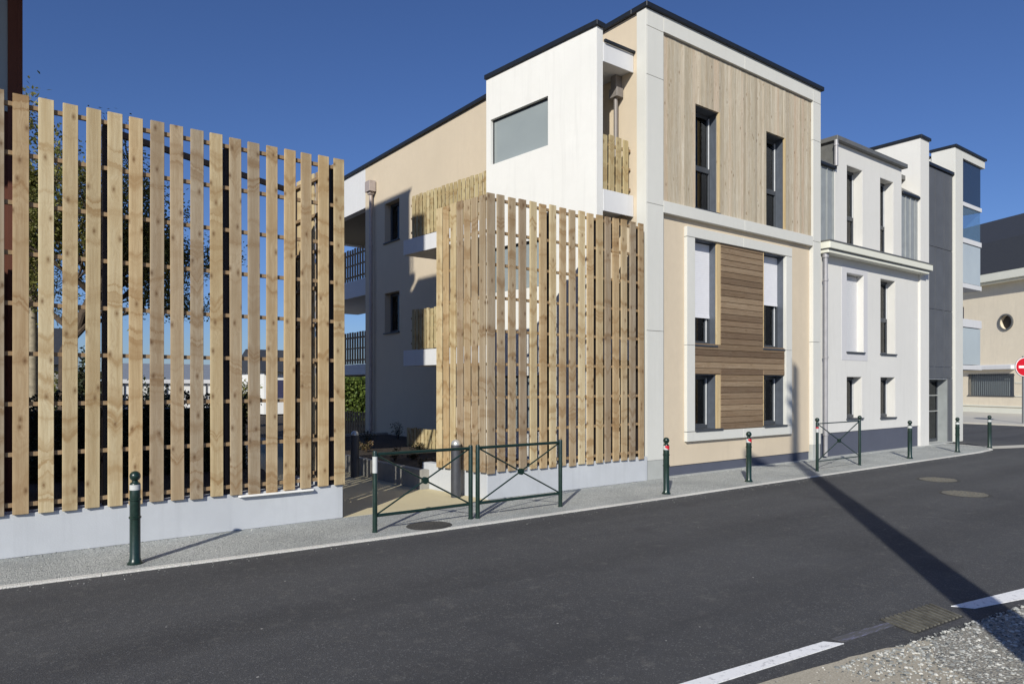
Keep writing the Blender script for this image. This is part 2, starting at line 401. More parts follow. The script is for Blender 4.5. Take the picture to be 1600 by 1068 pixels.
struct('path', MB().prism([(3.9, 8.93), (6.3, 8.84), (6.3, 26), (4.8, 26), (4.75, 15), (3.6, 10.4)], -.05, .004), 'path_beige')
struct('garden_soil', MB().prism([(-30, 9.1), (3.85, 9.1), (3.6, 10.4), (4.75, 15), (4.8, 26), (4.8, 38), (-30, 38)], -.08, -.004), 'soil')
# near side: dirt verge with a broken edge along the road
edge = [(-30, 4.6)]
x = -29.5
while x < 30:
    y = 2.62-.155*(x-3.5) if x < 4.9 else (2.40-.26*(x-4.9) if x < 5.4 else 2.24-.115*(x-5.4))
    if 5.45 < x < 6.0: y -= .03
    edge.append((x, y-.13+noise.noise(Vector((x*2.1, 0, 0)))*.05+noise.noise(Vector((x*9, 3, 0)))*.03)); x += .12
struct('dirt_verge', MB().prism(edge+[(30, -3), (30, -60), (-30, -60)], -.08, -.004), 'dirt')
struct('far_side_pavement', MB().prism([(36.5, 40), (36.55, 13.3), (36.35, 10.8), (37.2, 8.4), (60, 6.4), (70, 6.2), (70, 40)], -.08, .06), 'side_pavement')
# painted lines
rp = MB()
rp.prism([(-1.4, 3.42), (3.347, 2.748), (4.72, 2.588), (4.80, 2.482), (3.516, 2.619), (-1.4, 3.27)], -.03, -.007)
rp.prism([(6.31, 2.372), (6.40, 2.232), (7.04, 2.075), (9.8, 1.66), (9.8, 1.83), (7.35, 2.19)], -.03, -.007)
struct('road_markings', rp, 'road_paint')
struct('worn_road_marking', MB().prism([(4.82, 2.585), (5.55, 2.50), (5.55, 2.43), (4.83, 2.50)], -.03, -.0085), 'faint_paint')
struct('pavement_patch', MB().prism([(22.6, 7.6), (23.35, 7.95), (25.2, 7.35), (26, 6.9), (24.4, 7.0)], -.06, -.006), 'side_pavement')
# loose stones
sm = MB()
ico = bmesh.new(); bmesh.ops.create_icosphere(ico, subdivisions=1, radius=1)
iv = [v.co.copy() for v in ico.verts]; ifc = [tuple(v.index for v in f.verts) for f in ico.faces]
def stone(x, y, z, r):
    R = Matrix.Rotation(random.uniform(0, 6), 3, 'Z') @ Matrix.Rotation(random.uniform(-.6, .6), 3, 'X')
    s_ = Vector((random.uniform(.7, 1.3), random.uniform(.6, 1.0), random.uniform(.4, .8)))
    o = random.uniform(0, 99)
    sm.add([tuple(Vector((x, y, z))+R @ Vector((p.x*s_.x*r*(1+.35*noise.noise(p*1.5+Vector((o, 0, 0)))), p.y*s_.y*r, p.z*s_.z*r*(1+.3*noise.noise(p*2+Vector((0, o, 0))))))) for p in iv], ifc)
for i in range(26000):
    x = random.uniform(4.3, 10.0); top = 2.16-.115*(x-5.4)
    y = top-abs(random.gauss(0, 1))*1.5+.02
    if y < .2: continue
    lim = 4.7+(top-y)*.9
    w = 1 if x > lim else math.exp(-(lim-x)*1.7)
    if random.random() > w: continue
    stone(x, y, -.003, random.choice([.004, .006, .007, .009, .011, .015])*random.uniform(.8, 1.3))
for i in range(500):
    x = random.uniform(3.3, 7); stone(x, 2.45-.14*(x-3.6)-abs(random.gauss(0, .35)), -.003, random.uniform(.003, .008))
gb = [(5.35, 2.14), (8, 1.84), (12, 1.4), (12, -1)]
for k in range(60): gb.append((12-6.9*k/59+noise.noise(Vector((k*.3, 9, 0)))*.0-0, -1+1.9*(k/59)**2+.12*noise.noise(Vector((k*.5, 2, 0)))))
struct('gravel_bed', MB().prism(gb+[(4.75, 1.6), (4.95, 1.95)], -.03, -.0015), 'gravel_bed')
struct('loose_stones', sm, 'stones', kind='stuff')
pm = sm = MB()
for i in range(2600):     # grit along kerb and at the wall feet
    x = random.uniform(-1, 22); u = random.random()
    ky = 7.67-.02*x if x < 1 else (7.56-.03*(x-1.6) if x < 8 else 7.33)
    if u < .25: stone(x, ky-abs(random.gauss(0, .14)), -.010, random.uniform(.003, .007))
    elif u < .6: 
        if 3.9 < x < 6.2: continue
        stone(x, 8.93-abs(random.gauss(0, .07)) if x < 9.9 else 9.04-abs(random.gauss(0, .09)), .002, random.uniform(.004, .012))
    else: stone(x, random.uniform(7.85, 8.95), .002, random.uniform(.004, .008))
struct('pavement_grit', pm, 'stones', kind='stuff')
# rough concrete skirt at the foot of the facade
def ragged(x0, x1, y0, amp, h, name, mat):
    mb = MB(); pts = []; x = x0
    while x < x1: pts.append((x, y0-amp*(.5+noise.noise(Vector((x*3.1, 1, 0)))+.5*noise.noise(Vector((x*11, 5, 0)))))); x += .06
    pts.append((x1, y0)); mb.prism(pts+[(x1, 9.3), (x0, 9.3)], -.05, h); struct(name, mb, mat)
ragged(10.5, 22, 8.97, .12, .006, 'facade_skirt', 'plinth_grey')

# ------------------------------------------------------------------ windows
GLASSROOM = []
def window(p, m, x0, x1, z0, z1, rec=.2, panes='single', transom=None, frame_mat='anthracite', reveal='reveal_metal', reveal_sides=True,
           shutter=None, sill=True, curtain=None, shutter_mat='shutter_white', fixed_low=False, t_rev=.012, label=None, sill_mat='anthracite', sill_out=.05):
    w = MB(m); fw = .055
    y0, y1 = rec, rec+.06
    w.box(x0, x1, y0, y1, z1-fw, z1); w.box(x0, x1, y0, y1, z0, z0+fw); w.box(x0, x0+fw, y0, y1, z0+fw, z1-fw); w.box(x1-fw, x1, y0, y1, z0+fw, z1-fw)
    if panes == 'double':
        c_ = (x0+x1)/2; w.box(c_-.045, c_+.045, y0-.012, y1-.003, z0+fw, z1-fw)
    if transom: w.box(x0+fw, x1-fw, y0-.012, y1-.003, transom-.04, transom+.04)
    wo = w.build('window', frame_mat, p, bevel=.004, label=label)
    ih = MB(m); i_ = .04     # inner sash
    a, b, c_, d = x0+fw, x1-fw, (transom+.04 if transom else z0+fw), z1-fw
    for q in ([(a, b)] if panes == 'single' else [(a, (x0+x1)/2-.045), ((x0+x1)/2+.045, b)]):
        ih.box(q[0], q[1], y0+.004, y1+.01, c_, c_+i_); ih.box(q[0], q[1], y0+.004, y1+.01, d-i_, d)
        ih.box(q[0], q[0]+i_, y0+.004, y1+.01, c_+i_, d-i_); ih.box(q[1]-i_, q[1], y0+.004, y1+.01, c_+i_, d-i_)
    ih.build('sash', frame_mat, wo, bevel=.003)
    MB(m).box(x1-fw-.012, x1-fw-.001, y0-.016, y0+.003, c_+.02, d-.02).build('sash_highlight', 'window_white', wo)  # pale strip paints the sunlit highlight on the dark frame
    MB(m).box(x0+fw*.5, x1-fw*.5, y0+.03, y0+.038, z0+fw*.5, z1-fw*.5).build('pane', 'glass', wo)
    if reveal:
        r = MB(m)
        r.box(x0, x0+t_rev, .004, rec, z0, z1-t_rev); r.box(x1-t_rev, x1, .004, rec, z0, z1-t_rev); r.box(x0, x1, .004, rec, z1-t_rev, z1)
        r.build('reveal', reveal, wo)
    if sill: MB(m).box(x0-.025, x1+.025+(.12 if sill_out > .06 and x1 < 12.3 else 0), -sill_out, rec, z0-.034, z0+.001).build('sill', sill_mat, wo, bevel=.004)
    if shutter:
        s_ = MB(m); z = shutter; hh = .046
        while z < z1-.05: s_.box(x0+t_rev, x1-t_rev, rec-.05, rec-.038, z+.003, min(z+hh-.003, z1-.03)); z += hh
        s_.box(x0+t_rev, x1-t_rev, rec-.046, rec-.034, shutter-.01, z1-.03)
        s_.box(x0+t_rev, x1-t_rev, rec-.056, rec-.03, shutter-.05, shutter-.001)
        s_.build('roller_shutter', shutter_mat, wo)
        for gx in (x0+t_rev, x1-t_rev-.02): MB(m).box(gx, gx+.02, rec-.06, rec-.025, z0, shutter-.05).build('shutter_guide', frame_mat, wo)
    if curtain:
        mat, a, b = curtain[:3]; c_ = MB(m); n = 14
        vs = []; 
        for k in range(n+1):
            xx = a+(b-a)*k/n; yy = y1+.035+.015*math.sin(k*2.1)
            vs += [(xx, yy, z0+.05), (xx, yy, z1-.05)]
        c_.add(vs, [(2*k, 2*k+2, 2*k+3, 2*k+1) for k in range(n)]); c_.build('curtain', mat, wo)
    return wo

# ------------------------------------------------------------------ main apartment building
FY = 9.05
flat = thing('apartment_building', (13, 12, 0), 'three storey beige building with wood clad street front, white loggia wall and grey panel frame', 'building')
F = T(0, FY)
up = [(11.5, 12.3, 5.40, 7.50), (13.951, 14.76, 5.37, 7.49)]
mid = [(11.46, 12.344, 2.62, 4.77), (13.9, 14.745, 2.62, 4.77)]
low = [(11.48, 12.344, .89, 2.015), (13.9, 14.745, .885, 2.015)]
holes = up+mid+low
w = MB(F); holes_wall(w, 10.3, 16.1, 0, 8.7, .03, .32, holes); w.build('front_wall', 'render_beige', flat)
# beige render face pieces around the lower panel, plinth
holes_wall(MB(F), 10.46, 15.86, .2, 5.13, 0, .03, [(11.2, 15.0, .66, 4.98)]).build('front_render', 'render_beige', flat)
MB(F).box(10.46, 15.86, .02, .03, 0, .2).build('plinth', 'plinth_slate', flat)
# grey panels: corner pillar, right pillar, top and middle bands
def panels(mb, segs, x0, x1, y0, y1, g=.004):
    for a, b in zip(segs, segs[1:]): mb.box(x0, x1, y0, y1, a+g, b-g)
pl = MB(F)
panels(pl, [.36, 2.83, 5.25, 7.68, 8.60, 8.93], 9.99, 10.46, -.10, .03)
pl.box(9.965, 9.988, -.095, .14, .36, 8.93); pl.build('corner_pillar', 'concrete_panel', flat, bevel=.003); pl = MB(F)
panels(pl, [.36, 2.83, 5.25, 7.68, 8.60, 8.93], 15.86, 16.2, -.10, .03)
pl.build('end_pillar', 'concrete_panel', flat, bevel=.003)
for nm, z0, z1 in (('top_band', 8.62, 8.93), ('middle_band', 5.13, 5.36)):
    pl = MB(F)
    for a, b in ((10.464, 13.1), (13.1, 15.856)): pl.box(a+.003, b-.003, -.10, .03, z0, z1)
    pl.build(nm, 'concrete_panel', flat, bevel=.003)
MB(F).box(10.0, 10.455, -.09, .03, 0, .365).box(9.97, 10.0, -.088, .13, 0, .365).build('pillar_plinth', 'plinth_grey', flat)
MB(F).box(15.865, 16.19, -.09, .03, 0, .365).build('pillar_plinth', 'plinth_grey', flat)
MB(F).box(10.0, 16.18, -.085, .02, 8.3, 8.925).box(10.0, 10.45, -.085, .02, .4, 8.925).box(15.87, 16.18, -.085, .02, .4, 8.925).box(10.4, 15.9, -.085, .02, 5.14, 5.35).build('panel_backing', 'plinth_slate', flat) if False else None
# upper pale vertical cladding boards
cl = MB(F); x = 10.464
while x < 15.85:
    bw = .086; x2 = min(x+bw-.004, 15.856)
    hs = [h for h in up if h[0] < (x+x2)/2 < h[1]]
    # split board horizontally where an opening starts
    segs = [(5.362, 8.6)] if not hs else [(5.362, hs[0][2]), (hs[0][3], 8.6)]
    for a, b in segs:
        if b-a > .01: cl.box(x, x2, -.045+random.uniform(-.003, .003), .028, a, b)
    x += bw
cl2 = MB(F)      # trim the edges of openings exactly
cl.build('upper_cladding', 'cladding_pale', flat)
for h in up:
    tr = MB(F); tr.box(h[1]-.035, h[1]+.0, -.052, .0, h[2], h[3])
    tr.build('cladding_trim', 'wood_trim', flat)
# lower panel frame and brown cladding
pf = MB(F)
for (a, b, c_, d) in ((11.2, 11.456, .86, 2.6), (11.2, 11.456, 2.6, 4.77), (14.75, 15.0, .86, 2.6), (14.75, 15.0, 2.6, 4.77),
                      (11.2, 13.1, 4.775, 4.98), (13.1, 15.0, 4.775, 4.98), (11.2, 13.1, .66, .855), (13.1, 15.0, .66, .855)):
    pf.box(a+.003, b-.003, -.07, .028, c_+.003, d-.003)
pf.build('window_panel_frame', 'concrete_panel', flat, bevel=.003)
br = MB(F); z = .86; bh = .128
bx = lambda z: [(12.35, 13.895)] if (z < 2.0 or z > 2.6) else [(11.458, 14.748)]
while z < 4.76:
    z2 = min(z+bh-.003, 4.772)
    if z < 2.015 < z2:
        br.box(12.35, 13.895, -.035, .028, z, z2)
        br.box(11.458, 12.346, -.035, .028, 2.02, z2).box(13.9, 14.748, -.035, .028, 2.02, z2)
    else:
        for a, b in bx((z+z2)/2): br.box(a, b, -.035+random.uniform(-.002, .002), .028, z, z2)
    z += bh
br.build('brown_cladding', 'cladding_brown', flat, bevel=.011)
for h in (mid[0], low[0]): MB(F).box(h[1]-.13, h[1]-.002, -.03, .0, h[2]+.002, h[3]-.002).box(h[1]-.13, h[1]-.118, 0.001, .2, h[2]+.002, h[3]-.002).build('cladding_edge_trim', 'wood_trim', flat)
for z0, z1 in ((.89, 2.01), (2.63, 4.76)): MB(F).box(13.895, 13.9, -.04, .0, z0, z1).build('cladding_edge_trim', 'wood_trim', flat)
window(flat, F, *up[0], transom=6.30, curtain=('curtain_white', 11.78, 11.95), label='tall dark framed window in the pale cladding')
window(flat, F, *up[1], transom=6.25, curtain=('curtain_white', 14.36, 14.46))
window(flat, F, 11.46, 12.214, 2.62, 4.77, shutter=3.245, label='window with white roller shutter pulled mostly down')
window(flat, F, *mid[1], shutter=3.67, label='window with white roller shutter halfway down')
window(flat, F, 11.48, 12.214, .89, 2.015, curtain=('curtain_red', 11.74, 12.08), sill_out=.10, label='ground floor window with red curtain')
window(flat, F, *low[1], curtain=('curtain_white', 14.28, 14.42), sill_out=.10)
# coping on the roof edge
cp = MB(); cp.box(9.93, 16.28, 8.90, 9.3, 8.934, 9.03); cp.box(9.93, 10.33, 9.301, 27.55, 8.934, 9.03); cp.box(15.9, 16.28, 9.301, 21.2, 8.934, 9.03)
cp.box(10.331, 16.28, 27.2, 27.55, 8.934, 9.03)
cp.build('roof_coping', 'coping', flat, bevel=.006)
# side wall X = 10 (local x = -Y)
S = frame(10, 0, (0, -1))
sw = [(-19.80, -18.82, 6.22, 7.46), (-19.80, -18.82, 3.41, 4.66)]
doors = [(-11.6, -10.3, 5.45, 7.55), (-11.6, -10.3, 2.7, 4.75), (-13.9, -12.8, 5.45, 7.55), (-13.9, -12.8, 2.7, 4.75), (-13.9, -12.8, .1, 2.1)]
holes_wall(MB(S), -21.17, -9.09, 0, 8.93, 0, .28, sw+doors).build('side_wall', 'render_beige', flat)
for i, h in enumerate(sw): window(flat, S, *h, rec=.2, reveal='render_beige', frame_mat='anthracite', curtain=('curtain_white', h[0]+.3, h[0]+.5) if i == 0 else None)
for h in doors: window(flat, S, *h, rec=.15, reveal='anthracite', frame_mat='anthracite', panes='double', sill=False, label='dark framed balcony door')
# rest of the box
MB().box(15.9, 16.18, 9.38, 21.17, 0, 8.93).box(10.29, 15.89, 20.9, 21.17, 0, 8.93).build('rear_wall', 'render_beige', flat)
MB().box(10.29, 15.89, 9.38, 20.89, 8.5, 8.7).build('roof', 'old_concrete', flat)
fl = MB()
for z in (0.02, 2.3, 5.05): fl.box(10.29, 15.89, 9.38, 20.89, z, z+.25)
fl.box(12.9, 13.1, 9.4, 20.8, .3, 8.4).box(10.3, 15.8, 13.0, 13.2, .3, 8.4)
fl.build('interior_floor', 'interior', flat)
# white loggia wall, slightly turned
th = rad(95.75); D = Vector((math.cos(th), math.sin(th))); P0 = Vector((9.009, 9.291))
Lg = frame(P0.x, P0.y, (-D.x, -D.y))       # local x runs towards the street, y inward
hl = [(-2.975, -1.255, 6.535, 7.51), (-2.975, -1.255, 3.775, 4.73), (-2.975, -1.255, .86, 1.99)]
holes_wall(MB(Lg), -3.12, 0, .0, 8.42, 0, .17, hl).build('loggia_wall', 'render_white', flat)
MB(Lg).box(-3.15, .04, -.04, .21, 8.424, 8.52).build('loggia_coping', 'coping', flat, bevel=.006)
for h in hl:
    wo = MB(Lg); a, b, c_, d = h
    wo.box(a, b, .07, .11, d-.035, d).box(a, b, .07, .11, c_, c_+.02).box(a, a+.03, .07, .11, c_+.02, d-.035).box(b-.02, b, .07, .11, c_+.02, d-.035)
    wf = wo.build('window', 'coping', flat, label='wide window opening of frosted glass in the white loggia wall')
    MB(Lg).box(a+.03, b-.02, .082, .094, c_+.02, d-.035).build('pane', 'frosted', wf)
def onL(s_): return (P0.x+D.x*s_, P0.y+D.y*s_)
def slab(s0, s1, z0, z1, name='balcony_slab', mat='balcony_white', inset=0):
    a = onL(s0); b = onL(s1); pts = [(a[0]+inset, a[1]), (b[0]+inset, b[1]), (9.995, b[1]), (9.995, a[1])]
    return MB().prism(pts, z0, z1).build(name, mat, flat, bevel=.004)
for z0, z1 in ((2.27, 2.66), (5.04, 5.415)):
    slab(3.125, 6.30, z0, z1); slab(0.045, 3.12, z0+.08, z1, inset=.171)
    MB().box(9.186, 9.995, 9.298, 9.33, z0, z1+.03).build('balcony_fascia', 'balcony_white', flat, bevel=.004)
slab(3.125, 6.3, .06, .27)
slab(0.045, 3.1, 7.86, 8.15, name='loggia_roof', inset=.171)
MB().box(9.186, 9.995, 9.298, 9.33, 7.82, 8.18).build('loggia_fascia', 'balcony_white', flat, bevel=.004)
MB().box(9.195, 10.0, 9.25, 9.30, 8.182, 8.225).build('loggia_fascia_coping', 'coping', flat)
# timber balcony guards
def guard(m, x0, x1, z0, z1, name='balcony_guard', mat='wood_slat_pale', pitch=.15, bw=.105, bevel=.003, second=True):
    g_ = MB(m); g_.ac = True; x = x0
    while x < x1-.04:
        j = random.uniform(-.006, .006)
        g_.box(x, min(x+bw, x1), 0, .024, z0+random.uniform(-.01, .01), z1+random.uniform(-.015, .015), Matrix.Rotation(random.uniform(-.01, .01), 3, 'Y')); x += pitch
    if second:
        x = x0+pitch*.5
        while x < x1-.1:
            g_.box(x, min(x+bw, x1), .07, .094, z0+.05, z1-.02, Matrix.Rotation(random.uniform(-.01, .01), 3, 'Y')); x += pitch
    o = g_.build(name, mat, flat, bevel=bevel)
    MB(m).box(x0, x1, .026, .068, z0+.12, z0+.17).box(x0, x1, .026, .068, z1-.2, z1-.15).box(x0, x1, .026, .068, (z0+z1)/2-.02, (z0+z1)/2+.02).build('rail', 'wood_rail', o)
    return o
Gm = frame(*onL(0), (-D.x, -D.y))
guard(Gm, -5.92, -3.13, 5.43, 6.45); guard(Gm, -5.92, -3.13, 2.68, 3.64); guard(Gm, -6.15, -3.13, .28, .74)
gf = T(0, 9.34)
for z0, z1 in ((5.43, 6.50), (2.70, 3.75)): guard(gf, 9.19, 9.98, z0, z1, pitch=.19, bw=.14, second=False)
ge = frame(*onL(6.0), (1, 0))
for z0, z1 in ((5.43, 6.42), (2.68, 3.62)): guard(ge, .06, 1.5, z0, z1)
# downpipes
def downpipe(parent, x, y, z0, z1, r, mat, hopper=True, name='downpipe'):
    m_ = MB().tube((x, y, z0), (x, y, z1), r, seg=14)
    z = z0+.5
    while z < z1: m_.tube((x, y, z), (x, y, z+.05), r*1.25, seg=14); z += 1.9
    o = m_.build(name, mat, parent, smooth=True)
    if hopper:
        MB().box(x-.13, x+.09, y-.17, y+.17, z1, z1+.34).box(x-.08, x+.08, y-.09, y+.09, z1-.08, z1).build('hopper', mat, o, bevel=.005)
    return o
downpipe(flat, 9.88, 20.52, .02, 7.97, .055, 'pipe_brown')
lp = MB().tube((9.88, 9.66, 5.4), (9.88, 9.66, 7.42), .042, seg=14).tube((9.88, 9.66, 6.2), (9.88, 9.66, 6.25), .055, seg=14)
lo = lp.build('loggia_pipe', 'pipe_loggia', flat, smooth=True)
MB().box(9.80, 9.97, 9.55, 9.77, 7.42, 7.60).box(9.82, 9.99, 9.6, 9.74, 7.60, 7.85).build('hopper', 'pipe_loggia', lo, bevel=.004)
MB().tube((9.88, 9.66, 2.7), (9.88, 9.66, 5.03), .042, seg=14).build('loggia_pipe', 'pipe_loggia', flat, smooth=True)
# rear balconies behind the side wall
rb = MB(); rb.box(10.0, 10.25, 21.172, 27.5, 7.62, 8.93); rb.box(10.251, 16.1, 27.25, 27.5, 7.62, 8.93)
rb.build('rear_fascia', 'balcony_white', flat)
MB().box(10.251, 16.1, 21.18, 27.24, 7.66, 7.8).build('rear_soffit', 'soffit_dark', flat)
for z0, z1 in ((2.14, 2.49), (4.76, 5.33)):
    a = MB().box(10.0, 12.6, 21.175, 27.4, z0, z1).build('rear_balcony_slab', 'balcony_white', flat, bevel=.005)
RS = frame(10.02, 0, (0, -1))
for z0, z1 in ((5.34, 6.42), (2.5, 3.58), (.08, .90)):
    guard(RS, -26.9, -21.2, z0, z1, name='rear_balcony_guard', mat='wood_rail', pitch=.2, bw=.12, second=False)
for a in ((10.0, 10.3, 26.95, 27.24), (14.2, 14.5, 21.2, 21.5), (14.2, 14.5, 26.9, 27.2)): MB().box(*a, 0, 7.6).build('balcony_column', 'brown_render', flat)

# ------------------------------------------------------------------ grey white neighbour
nb = thing('white_townhouse', (19.3, 12, 0), 'light grey rendered house with projecting cornice, zinc mansard and tall white fire wall', 'building')
N = T(0, 9.10)
H = [(17.73, 18.62, 2.66, 4.70), (19.56, 20.44, 2.66, 4.72), (17.735, 18.54, .93, 2.02), (19.56, 20.43, .90, 2.02)]
U = [(17.74, 18.57, 5.45, 7.48), (19.54, 20.33, 5.45, 7.48)]
holes_wall(MB(N), 16.21, 21.9, .6, 5.05, 0, .4, H).build('lower_wall', 'render_grey_white', nb)
MB(N).box(16.21, 21.9, .02, .4, 0, .6).build('plinth', 'plinth_slate', nb)
f_ = MB(N)
for a in ((17.48, 17.729, 2.44, 4.86), (18.621, 18.83, 2.44, 4.86), (17.73, 18.62, 2.44, 2.62), (17.73, 18.62, 4.701, 4.86)): f_.box(a[0], a[1], -.006, .0, a[2], a[3])
f_.build('painted_surround', 'render_band_grey', nb)
for i, h in enumerate(H):
    window(nb, N, *h, rec=.22, reveal='render_grey_white', frame_mat='anthracite', panes='single', transom=(3.6 if i == 1 else None), shutter=(2.72 if i == 0 else None), shutter_mat='shutter_grey',
           label=('window closed by a pale roller shutter inside a grey painted surround' if i == 0 else None), curtain=('curtain_white', h[0]+.5, h[0]+.62) if i > 1 else None)
# cornice
MB().box(16.36, 22.15, 8.80, 9.098, 5.13, 5.30).box(16.40, 22.05, 8.86, 9.098, 5.03, 5.115).build('cornice', 'cornice_cream', nb, bevel=.01)
MB().box(16.35, 22.16, 8.79, 9.098, 5.301, 5.335).box(16.38, 22.1, 8.83, 9.09, 5.116, 5.129).build('cornice_flashing', 'zinc_dark', nb)
# upper storey
holes_wall(MB(N), 17.15, 20.82, 5.05, 7.95, 0, .3, U).build('upper_wall', 'render_grey_white', nb)
MB(N).box(17.128, 17.149, .03, 2.2, 7.2, 7.95).build('dormer_cheek', 'zinc_dark', nb); MB(N).box(20.821, 20.84, .03, 2.2, 7.2, 7.95).build('dormer_cheek', 'zinc_dark', nb)
for i, h in enumerate(U): window(nb, N, *h, rec=.24, reveal='render_grey_white', frame_mat='anthracite', transom=6.2, sill=False, curtain=('curtain_white' , h[0]+.42, h[0]+.7))
for a, b in ((16.21, 17.148), (20.822, 21.9)):
    zn = MB(N); zr = MB(N)
    zn.box(a, b, .02, .1, 5.33, 7.25)
    x = a+.28
    while x < b-.05: zn.box(x-.012, x+.012, -.005, .02, 5.34, 7.25); x += .3
    zr.add([(a, -.03, 7.30), (b, -.03, 7.30), (b, .9, 7.98), (a, .9, 7.98), (a, -.03, 7.34), (b, -.03, 7.34), (b, .9, 8.02), (a, .9, 8.02)],
           [(0,1,2,3), (4,7,6,5), (0,4,5,1), (3,2,6,7), (0,3,7,4), (1,5,6,2)])
    zn.build('zinc_cladding', 'zinc', nb); zr.build('mansard_slope', 'zinc_dark', nb)
    MB(N).box(a, b, -.06, .02, 7.24, 7.31).build('gutter', 'coping', nb, bevel=.008)
MB(N).box(17.05, 20.95, -.12, .35, 7.952, 8.07).box(16.21, 17.04, .9, 1.2, 7.93, 8.05).build('roof_edge', 'zinc_dark', nb, bevel=.01)
MB(N).box(16.21, 21.9, .36, 8, 7.9, 8.03).box(16.21, 21.88, .45, 8, 5.0, 5.2).box(16.21, 16.3, .12, 8, 5.2, 7.9).box(17.2, 21.85, 4, 4.1, .5, 7.9).build('roof', 'zinc_dark', nb)
downpipe(nb, 17.06, 9.02, 7.3, 7.95, .05, 'pipe_grey', False, 'short_downpipe')
downpipe(nb, 16.50, 8.99, .05, 4.95, .052, 'pipe_grey', False)
MB().tube((16.5, 8.99, 4.93), (16.5, 8.99, 5.03), .075, seg=14).build('pipe_funnel', 'pipe_grey', nb, smooth=True)
MB().box(21.902, 22.47, 9.04, 13.2, 0, 9.05).build('fire_wall', 'render_grey_white', nb)
MB().box(21.86, 22.52, 8.99, 13.25, 9.052, 9.14).build('fire_wall_coping', 'coping', nb, bevel=.008)

# ------------------------------------------------------------------ stair tower and glazed balconies
tw = thing('stair_tower', (24.4, 11, 0), 'dark grey clad entrance tower with a white framed stack of glazed balconies on its right', 'building')
W = T(0, 9.12)
c_ = MB(W)
xs = [22.475, 23.1, 23.75, 24.38]; zs = [2.0, 2.35, 4.1, 6.0, 8.4]
for a, b in zip(xs, xs[1:]):
    for p, q in zip(zs, zs[1:]): c_.box(a+.014, b-.014, 0, .03, p+.010, q-.010)
c_.box(24.07, 24.376, 0, .03, .0, 1.992)
c_.build('cladding', 'tower_cladding', tw)
holes_wall(MB(W), 22.472, 24.4, 0, 8.4, .031, .3, [(22.51, 24.07, 0, 1.98)]).box(22.48, 24.4, .3, 4, 2.2, 8.3).build('core_wall', 'render_band_grey', tw)
MB(W).box(22.44, 24.43, -.05, .34, 8.401, 8.5).build('parapet_coping', 'coping', tw, bevel=.006)
dr = MB(W)
dr.box(22.51, 22.57, .3, .36, 0, 1.98).box(24.0, 24.07, .3, .36, 0, 1.98).box(22.57, 24.0, .3, .36, 1.9, 1.98).box(23.25, 23.33, .3, .36, 0, 1.9).box(22.57, 24.0, .305, .355, 0, .12)
do = dr.build('door', 'anthracite', tw, bevel=.004, label='dark glazed entrance door')
MB(W).box(22.57, 24.0, .325, .335, .12, 1.9).build('pane', 'glass', do)
for z in (1.46, .97): MB(W).box(22.6, 23.22, .27, .29, z, z+.03).build('push_bar', 'steel_white', do)
for z in (1.46, .97): MB(W).box(23.36, 23.98, .27, .29, z, z+.03).build('push_bar', 'steel_white', do)
MB(W).box(24.04, 24.066, .03, .3, 0, 1.98).box(22.512, 24.04, .03, .3, 1.965, 1.98).build('door_reveal', 'zinc', tw)
MB(W).box(22.5, 24.1, -.12, .3, 0, .03).build('doorstep', 'plinth_grey', tw)
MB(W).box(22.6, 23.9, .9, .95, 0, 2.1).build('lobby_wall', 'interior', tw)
fr_ = MB(); Y0 = 9.05
fr_.box(24.40, 25.0, Y0, 9.75, 0, 9.30); fr_.box(25.0, 26.82, Y0, 10.6, 9.05, 9.30)
fr_.box(24.45, 24.7, 9.751, 12.5, 0, 9.12)
fr_.build('white_frame', 'render_white' if False else 'concrete_panel', tw, bevel=.006)
MB().box(24.36, 25.02, 9.0, 9.8, 9.302, 9.38).box(25.021, 26.87, 9.0, 10.65, 9.302, 9.38).box(24.41, 24.74, 9.801, 12.5, 9.122, 9.2).build('frame_coping', 'coping', tw, bevel=.006)
MB().box(25.002, 26.6, Y0+.06, Y0+.1, 7.69, 9.048).box(26.56, 26.6, Y0+.1, 10.5, 7.69, 9.048).build('dark_screen_panel', 'panel_navy', tw)
for z0, z1, x1 in ((7.56, 7.69, 26.62), (6.38, 6.54, 26.6), (4.93, 5.08, 26.6), (3.67, 3.93, 26.6), (2.29, 2.44, 26.6)):
    MB().box(25.002, x1, Y0+.02, 10.5, z0, z1).build('balcony_slab', 'balcony_white', tw, bevel=.005)
for z0, z1, mat in ((6.54, 7.56, 'clear_balustrade'), (5.10, 6.36, 'frosted_light'), (2.46, 3.65, 'frosted_light')):
    MB().box(25.01, 26.56, Y0+.05, Y0+.062, z0, z1).box(26.55, 26.562, Y0+.062, 10.4, z0, z1).build('glass_balustrade', mat, tw)
MB().box(26.45, 26.53, Y0+.08, Y0+.16, 2.44, 7.5).build('corner_post', 'window_white', tw) if False else None

# ------------------------------------------------------------------ cream building across the side street
cb = thing('cream_building', (50, 16, 0), 'cream stone building with dark slate roof, round window and barred ground floor window', 'building')
cd = rad(65.23); CD = (math.cos(cd), math.sin(cd))
K = frame(51.532, 18.756, (-CD[0], -CD[1]))      # x: along the face to the right, y: inward
hc = [(.55, 3.80, 1.10, 2.50), (-1.2, -.6, 1.10, 2.5), (-1.0, .2, 5.6, 6.95), (1.2, 1.5, 4.2, 7.0)]
cw = MB(K); holes_wall(cw, -8, 9, 0, 8.1, 0, .5, [hc[0], hc[1], hc[2], (2.66, 3.86, 5.06, 6.26)])
